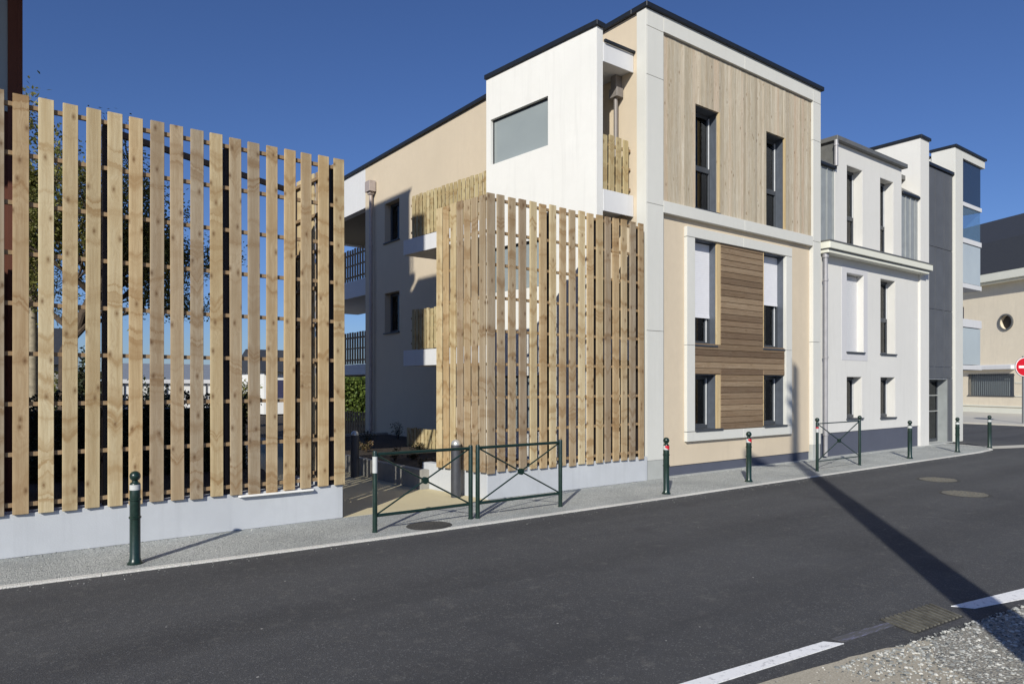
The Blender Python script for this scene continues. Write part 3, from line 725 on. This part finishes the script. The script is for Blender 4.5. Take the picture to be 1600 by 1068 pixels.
# round window surround filling the square hole
n = 32; ccx, ccz, rr = 3.26, 5.66, .47; ring = [(ccx+rr*math.cos(2*math.pi*k/n), ccz+rr*math.sin(2*math.pi*k/n)) for k in range(n)]
sq = []
for k in range(n):
    a = 2*math.pi*k/n; m_ = max(abs(math.cos(a)), abs(math.sin(a))); sq.append((ccx+.6*math.cos(a)/m_, ccz+.6*math.sin(a)/m_))
vs = [(p[0], 0, p[1]) for p in ring]+[(p[0], 0, p[1]) for p in sq]+[(p[0], .5, p[1]) for p in ring]
cw.add(vs, [(k, (k+1) % n, (k+1) % n+n, k+n) for k in range(n)]+[(k, k+2*n, (k+1) % n+2*n, (k+1) % n) for k in range(n)])
cw.build('wall', 'cream_stone', cb)
rw = MB(K); vs = [(p[0], .3, p[1]) for p in ring]; rw.add(vs, [tuple(range(n))])
rw.build('round_window', 'interior', cb)
rg = MB(K)
for k in range(n):
    a, b = ring[k], ring[(k+1) % n]; rg.bar((a[0], -.02, a[1]), (b[0], -.02, b[1]), .1, .09)
rg.build('round_window_rim', 'zinc_dark', cb)
MB(K).box(-8, 3.9, -.35, 0, 2.76, 3.0).box(-8, 9, -.03, 0, 3.0, 3.06).build('canopy', 'balcony_white', cb, bevel=.01)
MB(K).box(-8, 9, -.04, 0, 0, .38).box(-8, 9, -.05, 0, .44, .52).box(3.9, 9, -.03, 0, 1.9, 1.96).box(3.9, 9, -.03, 0, 1.08, 1.14).build('stone_courses', 'cornice_cream', cb)
gr = MB(K); x = .6
while x < 3.8: gr.box(x, x+.035, -.03, .0, 1.1, 2.5); x += .14
gr.box(.5, 3.85, -.05, .01, 1.08, 1.13).box(.5, 3.85, -.035, -.0, 2.38, 2.42)
wo = MB(K).box(.55, 3.80, .25, .3, 1.1, 2.5).build('window', 'frosted', cb, label='wide barred ground floor window'); gr.build('window_bars', 'anthracite', wo)
MB(K).box(-.98, .18, .3, .32, 5.62, 6.93).build('window', 'cloth_window', cb)
MB(K).box(-1.18, -.62, .3, .32, 1.12, 2.48).build('window', 'cloth_window', cb)
MB(K).box(-8, 9, -.55, .6, 8.102, 8.2).box(-8, 9, -.7, .6, 8.21, 8.72).build('eaves', 'cornice_cream', cb, bevel=.02)
ro = MB(K); ro.profile([(-.72, 8.722), (9, 8.722), (4.2, 13.2), (.8, 11.0)], -8, 9)
ro.build('roof', 'slate_roof', cb)
MB(K).box(-8, 9, 8.5, 9, 0, 8.7).box(-8, -7.5, .5, 8.49, 0, 8.7).box(8.5, 9, .5, 8.49, 0, 8.7).build('rear_wall', 'cream_stone', cb)

# ------------------------------------------------------------------ far left brown building (throws the big shade)
# real building is deeper to the left, only its street corner stands near the frame
bb = thing('brown_building', (-1, 12, 0), 'tall dark brown building with grey balconies at the left edge', 'building')
MB().box(-2.6, .33, 10.74, 14.5, 0, 14.2).box(.331, .386, 10.68, 14.55, 0, 14.25).build('wall', 'brown_render', bb)
MB().box(.235, .33, 10.68, 10.738, 0, 14.2).build('corner_panel', 'brown_render', bb)
MB().box(-2.5, .234, 10.70, 10.739, 5.2, 7.1).build('window', 'frosted', bb)
MB().box(-2.5, .234, 10.70, 10.739, 7.9, 9.8).build('window', 'frosted', bb)
MB().box(-3.5, .095, 8.12, 9.95, 6.62, 11.83).build('projecting_upper_floor', 'brown_render', bb)
MB().box(-2.6, .0, 9.951, 10.67, 6.8, 11.6).build('upper_floor_link', 'brown_render', bb)
for z in (2.5, 11.9): MB().box(-2.5, -.06, 10.0, 10.67, z, z+.25).build('balcony_slab', 'balcony_white', bb)
for z in (2.75, 12.15):
    bg = MB()
    bg.box(-2.5, -.08, 10.02, 10.05, z+1.0, z+1.05)
    x = -2.5
    while x < -.1: bg.box(x, x+.02, 10.02, 10.05, z, z+1.0); x += .11
    bg.build('balcony_railing', 'steel_dark', bb)
MB().box(-2.7, .45, 10.6, 14.6, 14.251, 14.3).build('roof', 'coping', bb)
MB().box(-2.4, -.4, 10.70, 10.737, 2.8, 4.9).build('window', 'frosted', bb)

# ------------------------------------------------------------------ low walls and timber screens
lw = MB(); lw.box(-9, 3.88, 8.914, 9.14, 0, .455)
lw.prism([(3.68, 9.141), (3.88, 9.141), (3.76, 10.36), (3.56, 10.36)], 0, .455)
tag(lw.build('low_wall', 'wall_lavender', bevel=.006), 'low pale grey concrete wall under the left timber screen', 'wall')
tag(MB().prism([(2.52, 8.856), (2.9, 8.848), (3.45, 8.852), (3.47, 8.912), (2.5, 8.912)], .412, .436).build('membrane_strip', 'white_membrane', bevel=.004), 'white edging strip lying on the low wall below the left screen', 'edging strip')
lr = MB(); lr.box(6.27, 9.96, 8.914, 9.12, 0, .455)
d2 = D*1.55
lr.prism([(6.27, 9.121), (6.45, 9.121), (6.45+d2.x, 9.121+d2.y), (6.27+d2.x, 9.121+d2.y)], 0, .45)
tag(lr.build('low_wall', 'wall_lavender', bevel=.006), 'low pale grey concrete wall under the right timber screen beside the pillar', 'wall')
Zr = [.55, 1.075, 1.60, 2.127, 2.65, 3.175, 3.695, 4.21, 4.72]
def slatline(mb, xs, z0, z1, wd, y0=-.027, y1=0):
    mb.ac = True
    for x in xs:
        R = Matrix.Rotation(random.uniform(-.0035, .0035), 3, 'Y') @ Matrix.Rotation(random.uniform(-.05, .05), 3, 'Z')
        mb.box(x, x+wd*random.uniform(.96, 1.03), y0+random.uniform(-.002, .002), y1, z0+random.uniform(-.012, .012), z1+random.uniform(-.012, .012), R)
ls = thing('timber_screen', (1, 8.9, .45), 'tall left screen of vertical pine boards with the garden behind it', 'screen')
SF = T(0, 8.90)
mb = MB(SF); slatline(mb, [-.84-.2145*k for k in range(12)][::-1]+[-.62, -.405, -.19, .02]+[.235, .457, .672, .886, 1.095, 1.304, 1.519, 1.734, 1.95, 2.172, 2.399, 2.616, 2.842, 3.066, 3.284, 3.519, 3.742], .445, 4.83, .143)
mb.build('slat_panel', 'wood_slat', ls, bevel=.003)
for z in Zr: MB(SF).box(-3.2, 3.86, .002, .045, z-.022, z+.022).build('rail', 'wood_rail', ls)
LR = frame(3.885, 8.90, (D.x, D.y))    # return side, runs away from the street
mb = MB(LR)
xs = [.02+.2*k for k in range(7)]
slatline(mb, xs, .445, 4.83, .143, -.0, .027)
mb.build('slat_panel', 'wood_slat', ls, bevel=.003)
for z in Zr: MB(LR).box(.0, 1.42, .03, .07, z-.022, z+.022).build('rail', 'wood_rail', ls)
for x in (-2.0, .0-.25, 1.06, 2.36, 3.72): MB().box(x, x+.055, 8.948, 9.10, .457, 4.72).build('post', 'steel_dark', ls)
MB().box(3.66, 3.72, 10.22, 10.34, .0, 4.72).build('post', 'steel_dark', ls)
MB().bar((1.09, 9.1, 4.70), (3.70, 10.33, 4.70), .05, .07).build('brace', 'steel_dark', ls)

rs = thing('timber_screen', (8, 8.9, .45), 'corner screen of vertical pine boards between the path and grey pillar', 'screen')
mb = MB(SF); slatline(mb, [6.247, 6.443, 6.66, 6.876, 7.102, 7.306, 7.52, 7.742, 7.96, 8.18, 8.376, 8.607, 8.81, 9.014, 9.229, 9.447, 9.683], .42, 4.80, .148)
mb.build('slat_panel', 'wood_slat', rs, bevel=.003)
for z in Zr: MB(SF).box(6.28, 9.83, .002, .045, z-.022, z+.022).build('rail', 'wood_rail', rs)
RR = frame(6.25, 8.90, (D.x, D.y))
mb = MB(RR); slatline(mb, [.01+.186*k for k in range(7)], .42, 4.78, .142, -.0, .027)
mb.build('slat_panel', 'wood_slat', rs, bevel=.003)
for z in Zr: MB(RR).box(.03, 1.3, -.045, -.003, z-.022, z+.022).build('rail', 'wood_rail', rs)
for x in (6.40, 7.6, 8.62, 9.74): MB().box(x, x+.055, 8.948, 9.08, .457, 4.72).build('post', 'steel_dark', rs)
MB().box(6.19, 6.25, 10.1, 10.2, .4, 4.72).build('post', 'steel_dark', rs)

# ------------------------------------------------------------------ planter along the path
pw = MB(); pw.box(5.97, 6.10, 10.46, 19.5, 0, .34); pw.box(6.101, 9.0, 10.46, 10.6, 0, .34)
pw.box(6.101, 9.9, 19.36, 19.5, 0, .34)
tag(pw.build('planter_wall', 'old_concrete', bevel=.006), 'low concrete planter wall along the path behind the barriers', 'planter wall')
struct('planter_soil', MB().prism([(6.102, 10.602), (9.9, 10.602), (9.9, 19.3), (6.102, 19.3)], 0, .28), 'soil')
def shrub(x, y, z, r, h, n, mat, label, cat, group=None, size=.05, name='shrub'):
    t_ = thing(name, (x, y, z), label, cat, group)
    mb = MB(); st = MB(); pts = []
    for k in range(max(5, int(n/60))):
        a = random.uniform(0, 6.28); q = Vector((x+math.cos(a)*r*.8*random.random(), y+math.sin(a)*r*.8*random.random(), z+h*random.uniform(.6, 1)))
        st.tube((x+math.cos(a)*.02, y+math.sin(a)*.02, z), q, .008, .003, 5)
        for j in range(60):
            u = random.uniform(.25, 1.05); c0 = Vector((x, y, z)).lerp(q, u)
            pts.append(c0+Vector((random.gauss(0, .09*r*2), random.gauss(0, .09*r*2), random.gauss(0, .07*h))))
    pts = [p for p in pts if p.z > z]
    leaves(mb, pts, size); mb.build('foliage', mat, t_); st.build('stem', 'bark', t_)
    return t_
for i, (x, y, r, h, mt) in enumerate([(6.5, 11.2, .22, .16, 'leaf_dry'), (7.0, 12.6, .2, .14, 'leaf_dry'), (6.6, 12.6, .2, .25, 'leaf_dry'), (7.8, 13.6, .35, .3, 'leaf_hedge'), (7.9, 16.6, .3, .35, 'leaf_hedge'), (6.9, 14.6, .25, .25, 'leaf_dry'), (9.3, 17.6, .3, .5, 'leaf_hedge')]):
    shrub(x, y, .28, r, h, 300, mt, ('small dry brown shrub in the planter bed by the path' if mt == 'leaf_dry' else 'low dark green shrub in the shaded planter bed'), 'shrub', 'shrubs in the planter bed' if mt == 'leaf_dry' else 'green shrubs in the planter bed', .045)

# ------------------------------------------------------------------ hedges, tree and far houses behind the left screen
def hedge(name, x0, x1, y0, y1, z1, n, mat, label, size=.1):
    t_ = thing(name, ((x0+x1)/2, y0, 0), label, 'hedge')
    core = MB(); core.box(x0+.12, x1-.12, y0+.15, y1-.15, 0, z1-.15); core.build('hedge_core', 'leaf_hedge', t_)
    mb = MB(); pts = []
    for k in range(n):
        u = random.random(); x = random.uniform(x0, x1)
        hz = z1+.12*noise.noise(Vector((x*1.3, 0, 4)))
        if u < .7: pts.append((x, y0+random.uniform(-.08, .15), random.uniform(0, hz)))
        else: pts.append((x, random.uniform(y0, y1), hz+random.uniform(-.12, .14)))
    leaves(mb, pts, size); mb.build('foliage', mat, t_)
hedge('hedge', .5, 4.65, 15.4, 16.3, 1.46, 9000, 'leaf_hedge', 'long clipped dark hedge seen between the boards of the left screen', .08)
hedge('hedge', 13.0, 19.5, 33.0, 35, 2.1, 6000, 'leaf_bright', 'sunlit bright green shrubs seen under the rear balconies', .2)
def tree(x, y, h, label, trunk_mat='bark', leafm='leaf_tree', n=16000, spread=3.2, base=2.2, size=.1, kind='tree', lean=0, rt=.16, seedv=3, nlim=13, cshift=0):
    random.seed(seedv)
    t_ = thing(kind, (x, y, 0), label, 'tree'); tk = MB(); tips = []
    def grow(p, d, L, r, lev):
        q = p; segs = 4
        for k in range(segs):
            nd = (d+Vector((random.gauss(0, .12), random.gauss(0, .12), random.gauss(0, .06)+.04))).normalized()
            q2 = q+nd*L/segs; tk.tube(q, q2, r*(1-.5*k/segs), r*(1-.5*(k+1)/segs), 8 if lev < 2 else 5)
            q = q2; d = nd
            if lev >= 2: tips.append(q.copy())
            if lev < 3 and k >= 1:
                for _ in range(2):
                    a = random.uniform(0, 6.28); s_ = Vector((math.cos(a), math.sin(a), random.uniform(.05, .8)))
                    grow(q, (d*.45+s_*.75).normalized(), L*random.uniform(.5, .7), r*.42, lev+1)
        if lev < 3: grow(q, d, L*.6, r*.5, lev+1)
    p = Vector((x, y, 0)); top = Vector((x+lean, y, base))
    tk.tube(p, p.lerp(top, .5), rt*1.15, rt, 12); tk.tube(p.lerp(top, .5), top, rt, rt*.85, 12)
    for k in range(nlim):
        a = 6.28*k/nlim+random.uniform(-.3, .3); el = random.uniform(.25, 1.3)
        d = Vector((math.cos(a)*math.cos(el), math.sin(a)*math.cos(el), math.sin(el)))
        grow(top+Vector((0, 0, (h-base)*.45*random.random()**1.5)), d, (h-base)*.42*random.uniform(.7, 1.1)*(spread/3.2 if el < .8 else 1), rt*.5, 1)
    tk.tube(top, (x+lean*1.2, y, base+(h-base)*.6), rt*.8, rt*.25, 10)
    zm = max(q.z for q in tips); rm = sorted(math.hypot(q.x-top.x, q.y-top.y) for q in tips)[int(len(tips)*.97)]
    kz = (h-base)/(zm-base); kr = spread/rm
    def fit(p_):
        p_ = Vector(p_)
        if p_.z <= base: return p_
        f = min(1, (p_.z-base)/1.0) ; cx_ = top.x+cshift*min(1, (p_.z-base)/2); k_ = 1+(kr-1)*f
        return Vector((cx_+(p_.x-top.x)*k_, top.y+(p_.y-top.y)*k_, base+(p_.z-base)*kz*(1-.5*min(1, max(0, (cx_+(p_.x-top.x)*k_-top.x)/(spread+.6)))**1.2)))
    tk.v = [tuple(fit(q)) for q in tk.v]; tips = [fit(q) for q in tips]
    mb = MB(); pts = []
    for k in range(n):
        c0 = random.choice(tips); g_ = noise.noise(c0*.6)
        if g_ < -.3 and random.random() < .5: continue
        pts.append(c0+Vector((random.gauss(0, .19), random.gauss(0, .19), random.gauss(0, .15))))
    pts = [q for q in pts if q.z > base*.8]
    leaves(mb, pts, size); mb.build('crown', leafm, t_); tk.build('trunk', trunk_mat, t_, smooth=True)
    random.seed(seedv+100); return t_
tree(1.5, 19.0, 8.3, 'broad spring green tree with fine leaves behind the left screen', n=42000, spread=2.5, base=2.6, size=.085, seedv=5, cshift=1.0)
tree(.95, 21.0, 9.6, 'slim pale trunked tree at the left behind the screen', 'bark_pale', n=9000, spread=1.1, base=4.2, size=.12, rt=.13, seedv=11, nlim=7)
for i, (x, y, h, r) in enumerate([(.9, 26.0, 2.6, .7), (2.6, 26.6, 3.0, .9), (1.6, 30, 2.2, 1.2), (5.3, 30, 1.9, .9), (9.2, 32, 1.9, 1.0)]):
    shrub(x, y, 0, r, h, 1500, 'leaf_hedge' if i % 2 else 'leaf_tree', ['bushy green shrub beyond the hedge, nearest the brown building', 'tall dark shrub beyond the hedge below the tree crown', 'wide olive shrub farther back beyond the hedge at the left', 'low dark shrub in front of the long white building', 'low olive shrub in front of the far white house'][i], 'shrub', size=.16)
wb = thing('greenhouse_building', (10, 50, 0), 'long low white building with grey roof far behind the left screen', 'building')
MB().box(6.6, 13.4, 49, 55, 0, 1.9).build('wall', 'render_white', wb)
MB().box(6.5, 13.5, 48.8, 49.0, 1.9, 2.15).build('gutter', 'balcony_white', wb)
MB().profile([(48.8, 2.152), (55.2, 2.152), (53, 3.2), (51, 3.2)], 6.5, 13.5).build('roof', 'roof_grey', wb)
mm = MB(); x = 6.9
while x < 13.2: mm.box(x, x+.06, 48.93, 49.0, .3, 1.9); x += .8
mm.build('window_mullion', 'anthracite', wb)
wh = thing('white_house', (16, 46, 0), 'white house with dark pitched roof and chimney far behind the left screen', 'building')
MB().box(13.6, 18.8, 43, 49, 0, 2.6).build('wall', 'render_white', wh)
MB().profile([(42.6, 2.602), (49.4, 2.602), (46, 4.1)], 13.4, 19).build('roof', 'slate_roof', wh)
MB().box(16.0, 16.7, 45.3, 46, 3.3, 4.6).build('chimney', 'cream_stone', wh)
MB().box(14.2, 15.2, 42.96, 42.999, 1.0, 2.1).build('window', 'cloth_window', wh); MB().box(16.2, 17.4, 42.96, 42.999, 1.0, 2.1).build('window', 'cloth_window', wh)
gh = thing('grey_house', (2, 44, 0), 'grey gabled house far back beside the brown building', 'building')
MB().box(-2, 3.2, 41, 47, 0, 2.8).build('wall', 'old_concrete', gh)
MB().profile([(40.6, 2.802), (47.4, 2.802), (44, 4.8)], -2.2, 3.4).build('roof', 'slate_roof', gh)
# far wood on the horizon
random.seed(4)
fw_ = MB(); pts = []
for k in range(9000):
    x = random.uniform(-40, 75); b_ = 3.1+.9*noise.noise(Vector((x*.11, 2, 0)))+.5*noise.noise(Vector((x*.4, 7, 0)))
    pts.append((x, random.uniform(84, 90), random.uniform(0, max(1.2, b_))))
leaves(fw_, pts, 1.0); fo = fw_.build('far_wood', 'leaf_hedge'); tag(fo, kind='stuff')

# ------------------------------------------------------------------ bollards
def bollard_meshes(t_, x, y, band, hh=.93):
    k = hh/.93
    pr = [(.075, 0), (.075, .012), (.058, .03), (.055, .05), (.05, .06), (.05, .455), (.058, .46), (.058, .475), (.05, .48), (.05, .635), (.058, .64), (.058, .655), (.05, .66), (.05, .80), (.044, .815), (.03, .825), (.028, .835)]
    MB().lathe([(r, z*k) for r, z in pr], x, y, 24).build('post', 'green_paint', t_, smooth=True)
    sp = [(.03, .832)]+[(.052*math.sin(a), .882-.052*math.cos(a)) for a in [rad(30+15*i) for i in range(10)]]+[(.004, .934)]
    MB().lathe([(r, z*k) for r, z in sp], x, y, 24).build('ball_top', 'green_paint', t_, smooth=True)
    if band == 'white':
        MB().lathe([(.0512, .745*k), (.0512, .798*k)], x, y, 24).build('reflective_band', 'tape_white', t_, smooth=True)
    else:
        MB().lathe([(.0512, .73*k), (.0512, .80*k)], x, y, 24).build('reflective_band', 'tape_white', t_, smooth=True)
        rd = MB(); ng = 12; vs = []
        for q in range(ng+1):
            a = rad(200+150*q/ng); u = q/ng; lo = .73+.035*max(0, 1-2*u); hi = .80-.035*max(0, 2*u-1)
            vs += [(x+.0518*math.cos(a), y+.0518*math.sin(a), (lo if u < .5 else .73)*k), (x+.0518*math.cos(a), y+.0518*math.sin(a), hi*k)]
        rd.add(vs, [(2*q, 2*q+2, 2*q+3, 2*q+1) for q in range(ng)]); rd.build('red_band', 'tape_red', t_)
for (x, y, band, lab) in [(1.213, 7.889, 'white', 'dark green ball topped bollard with white band in front of the left screen'),
                          (8.993, 7.638, 'red', 'dark green bollard with red and white band in front of the corner pillar'),
                          (11.35, 7.67, 'red', 'dark green bollard with red band before the red curtained windows, beside the pole shadow'),
                          (18.06, 7.70, 'white', 'dark green bollard before the light grey house, right of the small barrier'),
                          (20.79, 7.66, 'white', 'dark green bollard before the entrance door of the dark tower'),
                          (22.92, 7.62, 'white', 'farthest green bollard at the corner of the side street')]:
    t_ = thing('bollard', (x, y, 0), lab, 'bollard', 'green bollards along the kerb'); bollard_meshes(t_, x, y, band)
# crossed barriers
def barrier(xa, xb, y, h, lab, balls=False, tape=False, name='street_barrier'):
    t_ = thing(name, ((xa+xb)/2, y, 0), lab, 'barrier', 'green crossed barriers on the pavement')
    for x in (xa, xb):
        MB().lathe([(.036, 0), (.036, .012), (.03, .02), (.03, h-.02), (.026, h-.006), (.012, h)], x, y, 18).build('post', 'green_paint', t_, smooth=True)
        if balls:
            MB().lathe([(.018, h-.005)]+[(.045*math.sin(a), h+.04-.045*math.cos(a)) for a in [rad(25+15*i) for i in range(10)]]+[(.004, h+.085)], x, y, 18).build('ball_top', 'green_paint', t_, smooth=True)
    zt = h-.045 if not balls else h-.04; zb = .2
    r_ = .021 if not balls else .012
    MB().tube((xa+.03, y, zt), (xb-.03, y, zt), r_, seg=12).build('top_rail', 'green_paint', t_, smooth=True)
    MB().tube((xa+.03, y, zb), (xb-.03, y, zb), .02 if not balls else .012, seg=12).build('bottom_rail', 'green_paint', t_, smooth=True)
    cx, cz = (xa+xb)/2, (zt+zb)/2
    cr = MB()
    for sx, sz in ((1, 1), (1, -1)):
        cr.tube((xa+.03, y+.006*sz, cz-sz*(cz-zb)+sz*.015), (xb-.03, y+.006*sz, cz+sz*(zt-cz)-sz*.015), .011, seg=8)
    cr.tube((cx, y-.022, cz), (cx, y+.022, cz), .045, seg=16)
    cr.build('cross_bars', 'green_paint', t_, smooth=True)
    if tape:
        MB().lathe([(.0312, h-.27), (.0312, h-.07)], xa, y, 18).build('reflective_band', 'tape_white', t_, smooth=True)
    if balls:
        MB().lathe([(.0312, h-.22), (.0312, h-.14)], xa, y, 18).build('reflective_band', 'tape_white', t_, smooth=True)
        MB().lathe([(.0312, h-.14), (.0312, h-.11)], xa, y, 18).build('red_band', 'tape_red', t_, smooth=True)
barrier(3.81, 5.215, 7.80, .995, 'green crossed barrier before the path, its left post wrapped in white tape', tape=True)
barrier(5.32, 6.80, 7.785, .995, 'green crossed barrier in front of the right timber screen')
barrier(13.87, 15.66, 7.74, 1.03, 'green crossed barrier with ball topped posts at the foot of the far pillar', balls=True)
# path lights
for x, y, h, lab in ((6.03, 9.47-.03, .93, 'dark grey path light with white domed top beside the corner of the right screen'), (5.77, 12.69, .91, 'dark grey path light with white domed top in the shade of the path')):
    t_ = thing('path_light', (x, y, 0), lab, 'path light', 'bollard lights along the path')
    MB().lathe([(.082, 0), (.082, h-.09)], x, y, 28).build('post', 'path_light_metal', t_, smooth=True)
    MB().lathe([(.078, h-.09), (.078, h-.07), (.07, h-.045), (.05, h-.02), (.02, h-.004)], x, y, 28).build('dome_top', 'steel_white', t_, smooth=True)
# no entry sign
sg = thing('no_entry_sign', (37.5, 11.2, 0), 'round red no entry sign on a grey post at the right edge', 'sign')
V = Vector((.6042, .7968)); Rt = Vector((.7968, -.6042))
d = 31.6; ctr = V*d+Rt*d*(1599-800)/1088; cx, cy = ctr.x, ctr.y
SG = frame(cx, cy, (Rt.x, Rt.y))
MB().tube((cx, cy, .05), (cx, cy, 3.1), .055, seg=16).build('post', 'sign_back', sg, smooth=True)
def disc(m, r, y0, y1, zc, n=40):
    mb = MB(m); vs = [(r*math.cos(6.28318*k/n), y0, zc+r*math.sin(6.28318*k/n)) for k in range(n)]+[(r*math.cos(6.28318*k/n), y1, zc+r*math.sin(6.28318*k/n)) for k in range(n)]
    return mb.add(vs, [tuple(range(n)), tuple(range(n, 2*n))[::-1]]+[(k, (k+1) % n, (k+1) % n+n, k+n) for k in range(n)])
zc = 1.8+d*28/1088
disc(SG, .43, -.10, -.06, zc).build('plate', 'sign_white', sg); disc(SG, .40, -.106, -.101, zc).build('red_disc', 'sign_red', sg)
MB(SG).box(-.29, .29, -.113, -.107, zc-.055, zc+.055).build('white_bar', 'sign_white', sg)
disc(SG, .44, -.058, -.052, zc).build('backing', 'sign_back', sg)
# covers and drain
def cover(cx, cy, rx, ry, lab, mat='cast_iron', z=-.0125, rings=True):
    t_ = thing('manhole_cover', (cx, cy, z), lab, 'manhole cover')
    n = 36
    MB().prism([(cx+(rx+.05)*math.cos(6.28318*k/n), cy+(ry+.05)*math.sin(6.28318*k/n)) for k in range(n)], z-.02, z+.004).build('frame', 'dark_patch', t_)
    pt = MB().prism([(cx+rx*math.cos(6.28318*k/n), cy+ry*math.sin(6.28318*k/n)) for k in range(n)], z-.01, z+.008)
    q = -rx+.06
    while q < rx-.04 and rings:
        w_ = math.sqrt(max(rx*rx-q*q, 0))*.9*ry/rx; p = -w_
        while p < w_-.03: pt.box(cx+q, cx+q+.03, cy+p, cy+p+.03, z+.0075, z+.014); p += .065
        q += .065
    pt.build('lid', mat, t_)
cover(13.0, 4.68, .33, .33, 'round brown manhole cover in the road, the nearer and larger of two')
cover(14.54, 5.69, .33, .31, 'round brown manhole cover in the road, farther back near the kerb')
cover(4.54, 7.74, .25, .22, 'dark round cover in the gravel pavement under the left barrier', 'dark_patch', .0005, rings=False)
dg = thing('drain_grate', (5.85, 2.38, -.02), 'dark ribbed drain grate beside the road edge line', 'drain')
def q2(u, v_):    # bilinear inside the grate outline
    A = Vector((5.40, 2.26)); B = Vector((5.50, 2.57)); Cc = Vector((6.26, 2.50)); Dd = Vector((6.10, 2.20))
    return A*(1-u)*(1-v_)+B*(1-u)*v_+Cc*u*v_+Dd*u*(1-v_)
MB().prism([tuple(q2(0, 0)), tuple(q2(0, 1)), tuple(q2(1, 1)), tuple(q2(1, 0))], -.05, -.009).build('base_plate', 'drain_dark', dg)
rb_ = MB()
for k in range(13):
    u = (k+.4)/13; a, b = q2(u, .04), q2(u, .96)
    rb_.bar((a.x, a.y, -.006), (b.x, b.y, -.006), .02, .018)
rb_.build('ribs', 'drain_iron', dg)
# utility pole with lamp, just outside the frame: its shadow crosses the road
up_ = thing('utility_pole', (2.6, -.83, 0), 'tall tapered concrete pole standing on the verge near the viewer', 'pole')
a_ = MB(frame(2.6, -.83, (math.cos(SUN_AZ+.8), math.sin(SUN_AZ+.8))))
hp = 11.16; w0, w1 = .36, .13
a_.add([(sx*w/2, sy*w/2, z) for z, w in ((-.05, w0), (hp, w1)) for sy in (-1, 1) for sx in (-1, 1)], [(0,2,3,1), (4,5,7,6), (0,1,5,4), (2,6,7,3), (0,4,6,2), (1,3,7,5)])
a_.build('shaft', 'old_concrete', up_, bevel=.02)
px_ = Vector((2.6, -.83, 0))
lat = Vector((-math.sin(SUN_AZ), math.cos(SUN_AZ), 0))
MB().tube(px_+Vector((0, 0, 8.3)), px_+lat*.6+Vector((0, 0, 8.35)), .025).build('lamp_arm', 'steel_dark', up_)
hq = px_+lat*.9
MB(T(hq.x, hq.y, 8.3) @ Matrix.Rotation(SUN_AZ, 4, 'Z')).box(-.15, .15, -.35, .35, -.06, .06).build('lamp_head', 'sign_back', up_, bevel=.03)
for z, s_ in ((9.6, .14), (10.0, .17), (10.35, .15)): MB().box(2.6-.1, 2.6+.1, -.83, -.83+s_+.05, z, z+.12).build('cable_clamp', 'steel_dark', up_)

# ------------------------------------------------------------------ light
w = bpy.data.worlds.new('World'); scene.world = w; w.use_nodes = True
nt = w.node_tree; bg_ = nt.nodes['Background']
sky = nt.nodes.new('ShaderNodeTexSky'); sky.sky_type = 'NISHITA'; sky.sun_disc = False
sx, sy = -math.cos(SUN_AZ), -math.sin(SUN_AZ)
sky.sun_elevation = SUN_EL; sky.sun_rotation = math.atan2(sx, sy) % (2*math.pi)
sky.altitude = 0; sky.air_density = 1.0; sky.dust_density = .4; sky.ozone_density = 4.0
hs = nt.nodes.new('ShaderNodeMix'); hs.data_type = 'RGBA'; hs.blend_type = 'MULTIPLY'; hs.inputs[0].default_value = 1; hs.inputs[7].default_value = (.72, .86, 1.22, 1)
nt.links.new(sky.outputs[0], hs.inputs[6]); nt.links.new(hs.outputs[2], bg_.inputs[0]); bg_.inputs[1].default_value = .065
sl = bpy.data.lights.new('sun', 'SUN'); sl.energy = 4.3; sl.angle = rad(.53); sl.color = (1, .965, .87)
so = bpy.data.objects.new('sun', sl); C.objects.link(so)
dirv = Vector((-sx*math.cos(SUN_EL), -sy*math.cos(SUN_EL), -math.sin(SUN_EL)))
so.rotation_euler = dirv.to_track_quat('-Z', 'Y').to_euler()

# ------------------------------------------------------------------ camera
cam = bpy.data.cameras.new('camera'); co = bpy.data.objects.new('camera', cam); C.objects.link(co)
co.location = (0, 0, 1.8); ang = rad(52.831)
co.rotation_euler = (rad(90), 0, ang-rad(90))
cam.sensor_width = 36; cam.lens = 36*1088/1600; cam.shift_y = (601-534)/1600; cam.clip_end = 1000; cam.clip_start = .05
scene.camera = co
scene.view_settings.view_transform = 'Standard'; scene.view_settings.look = 'None'
scene.view_settings.exposure = .2; scene.view_settings.gamma = 1
scene.cycles.max_bounces = 8; scene.cycles.transparent_max_bounces = 16
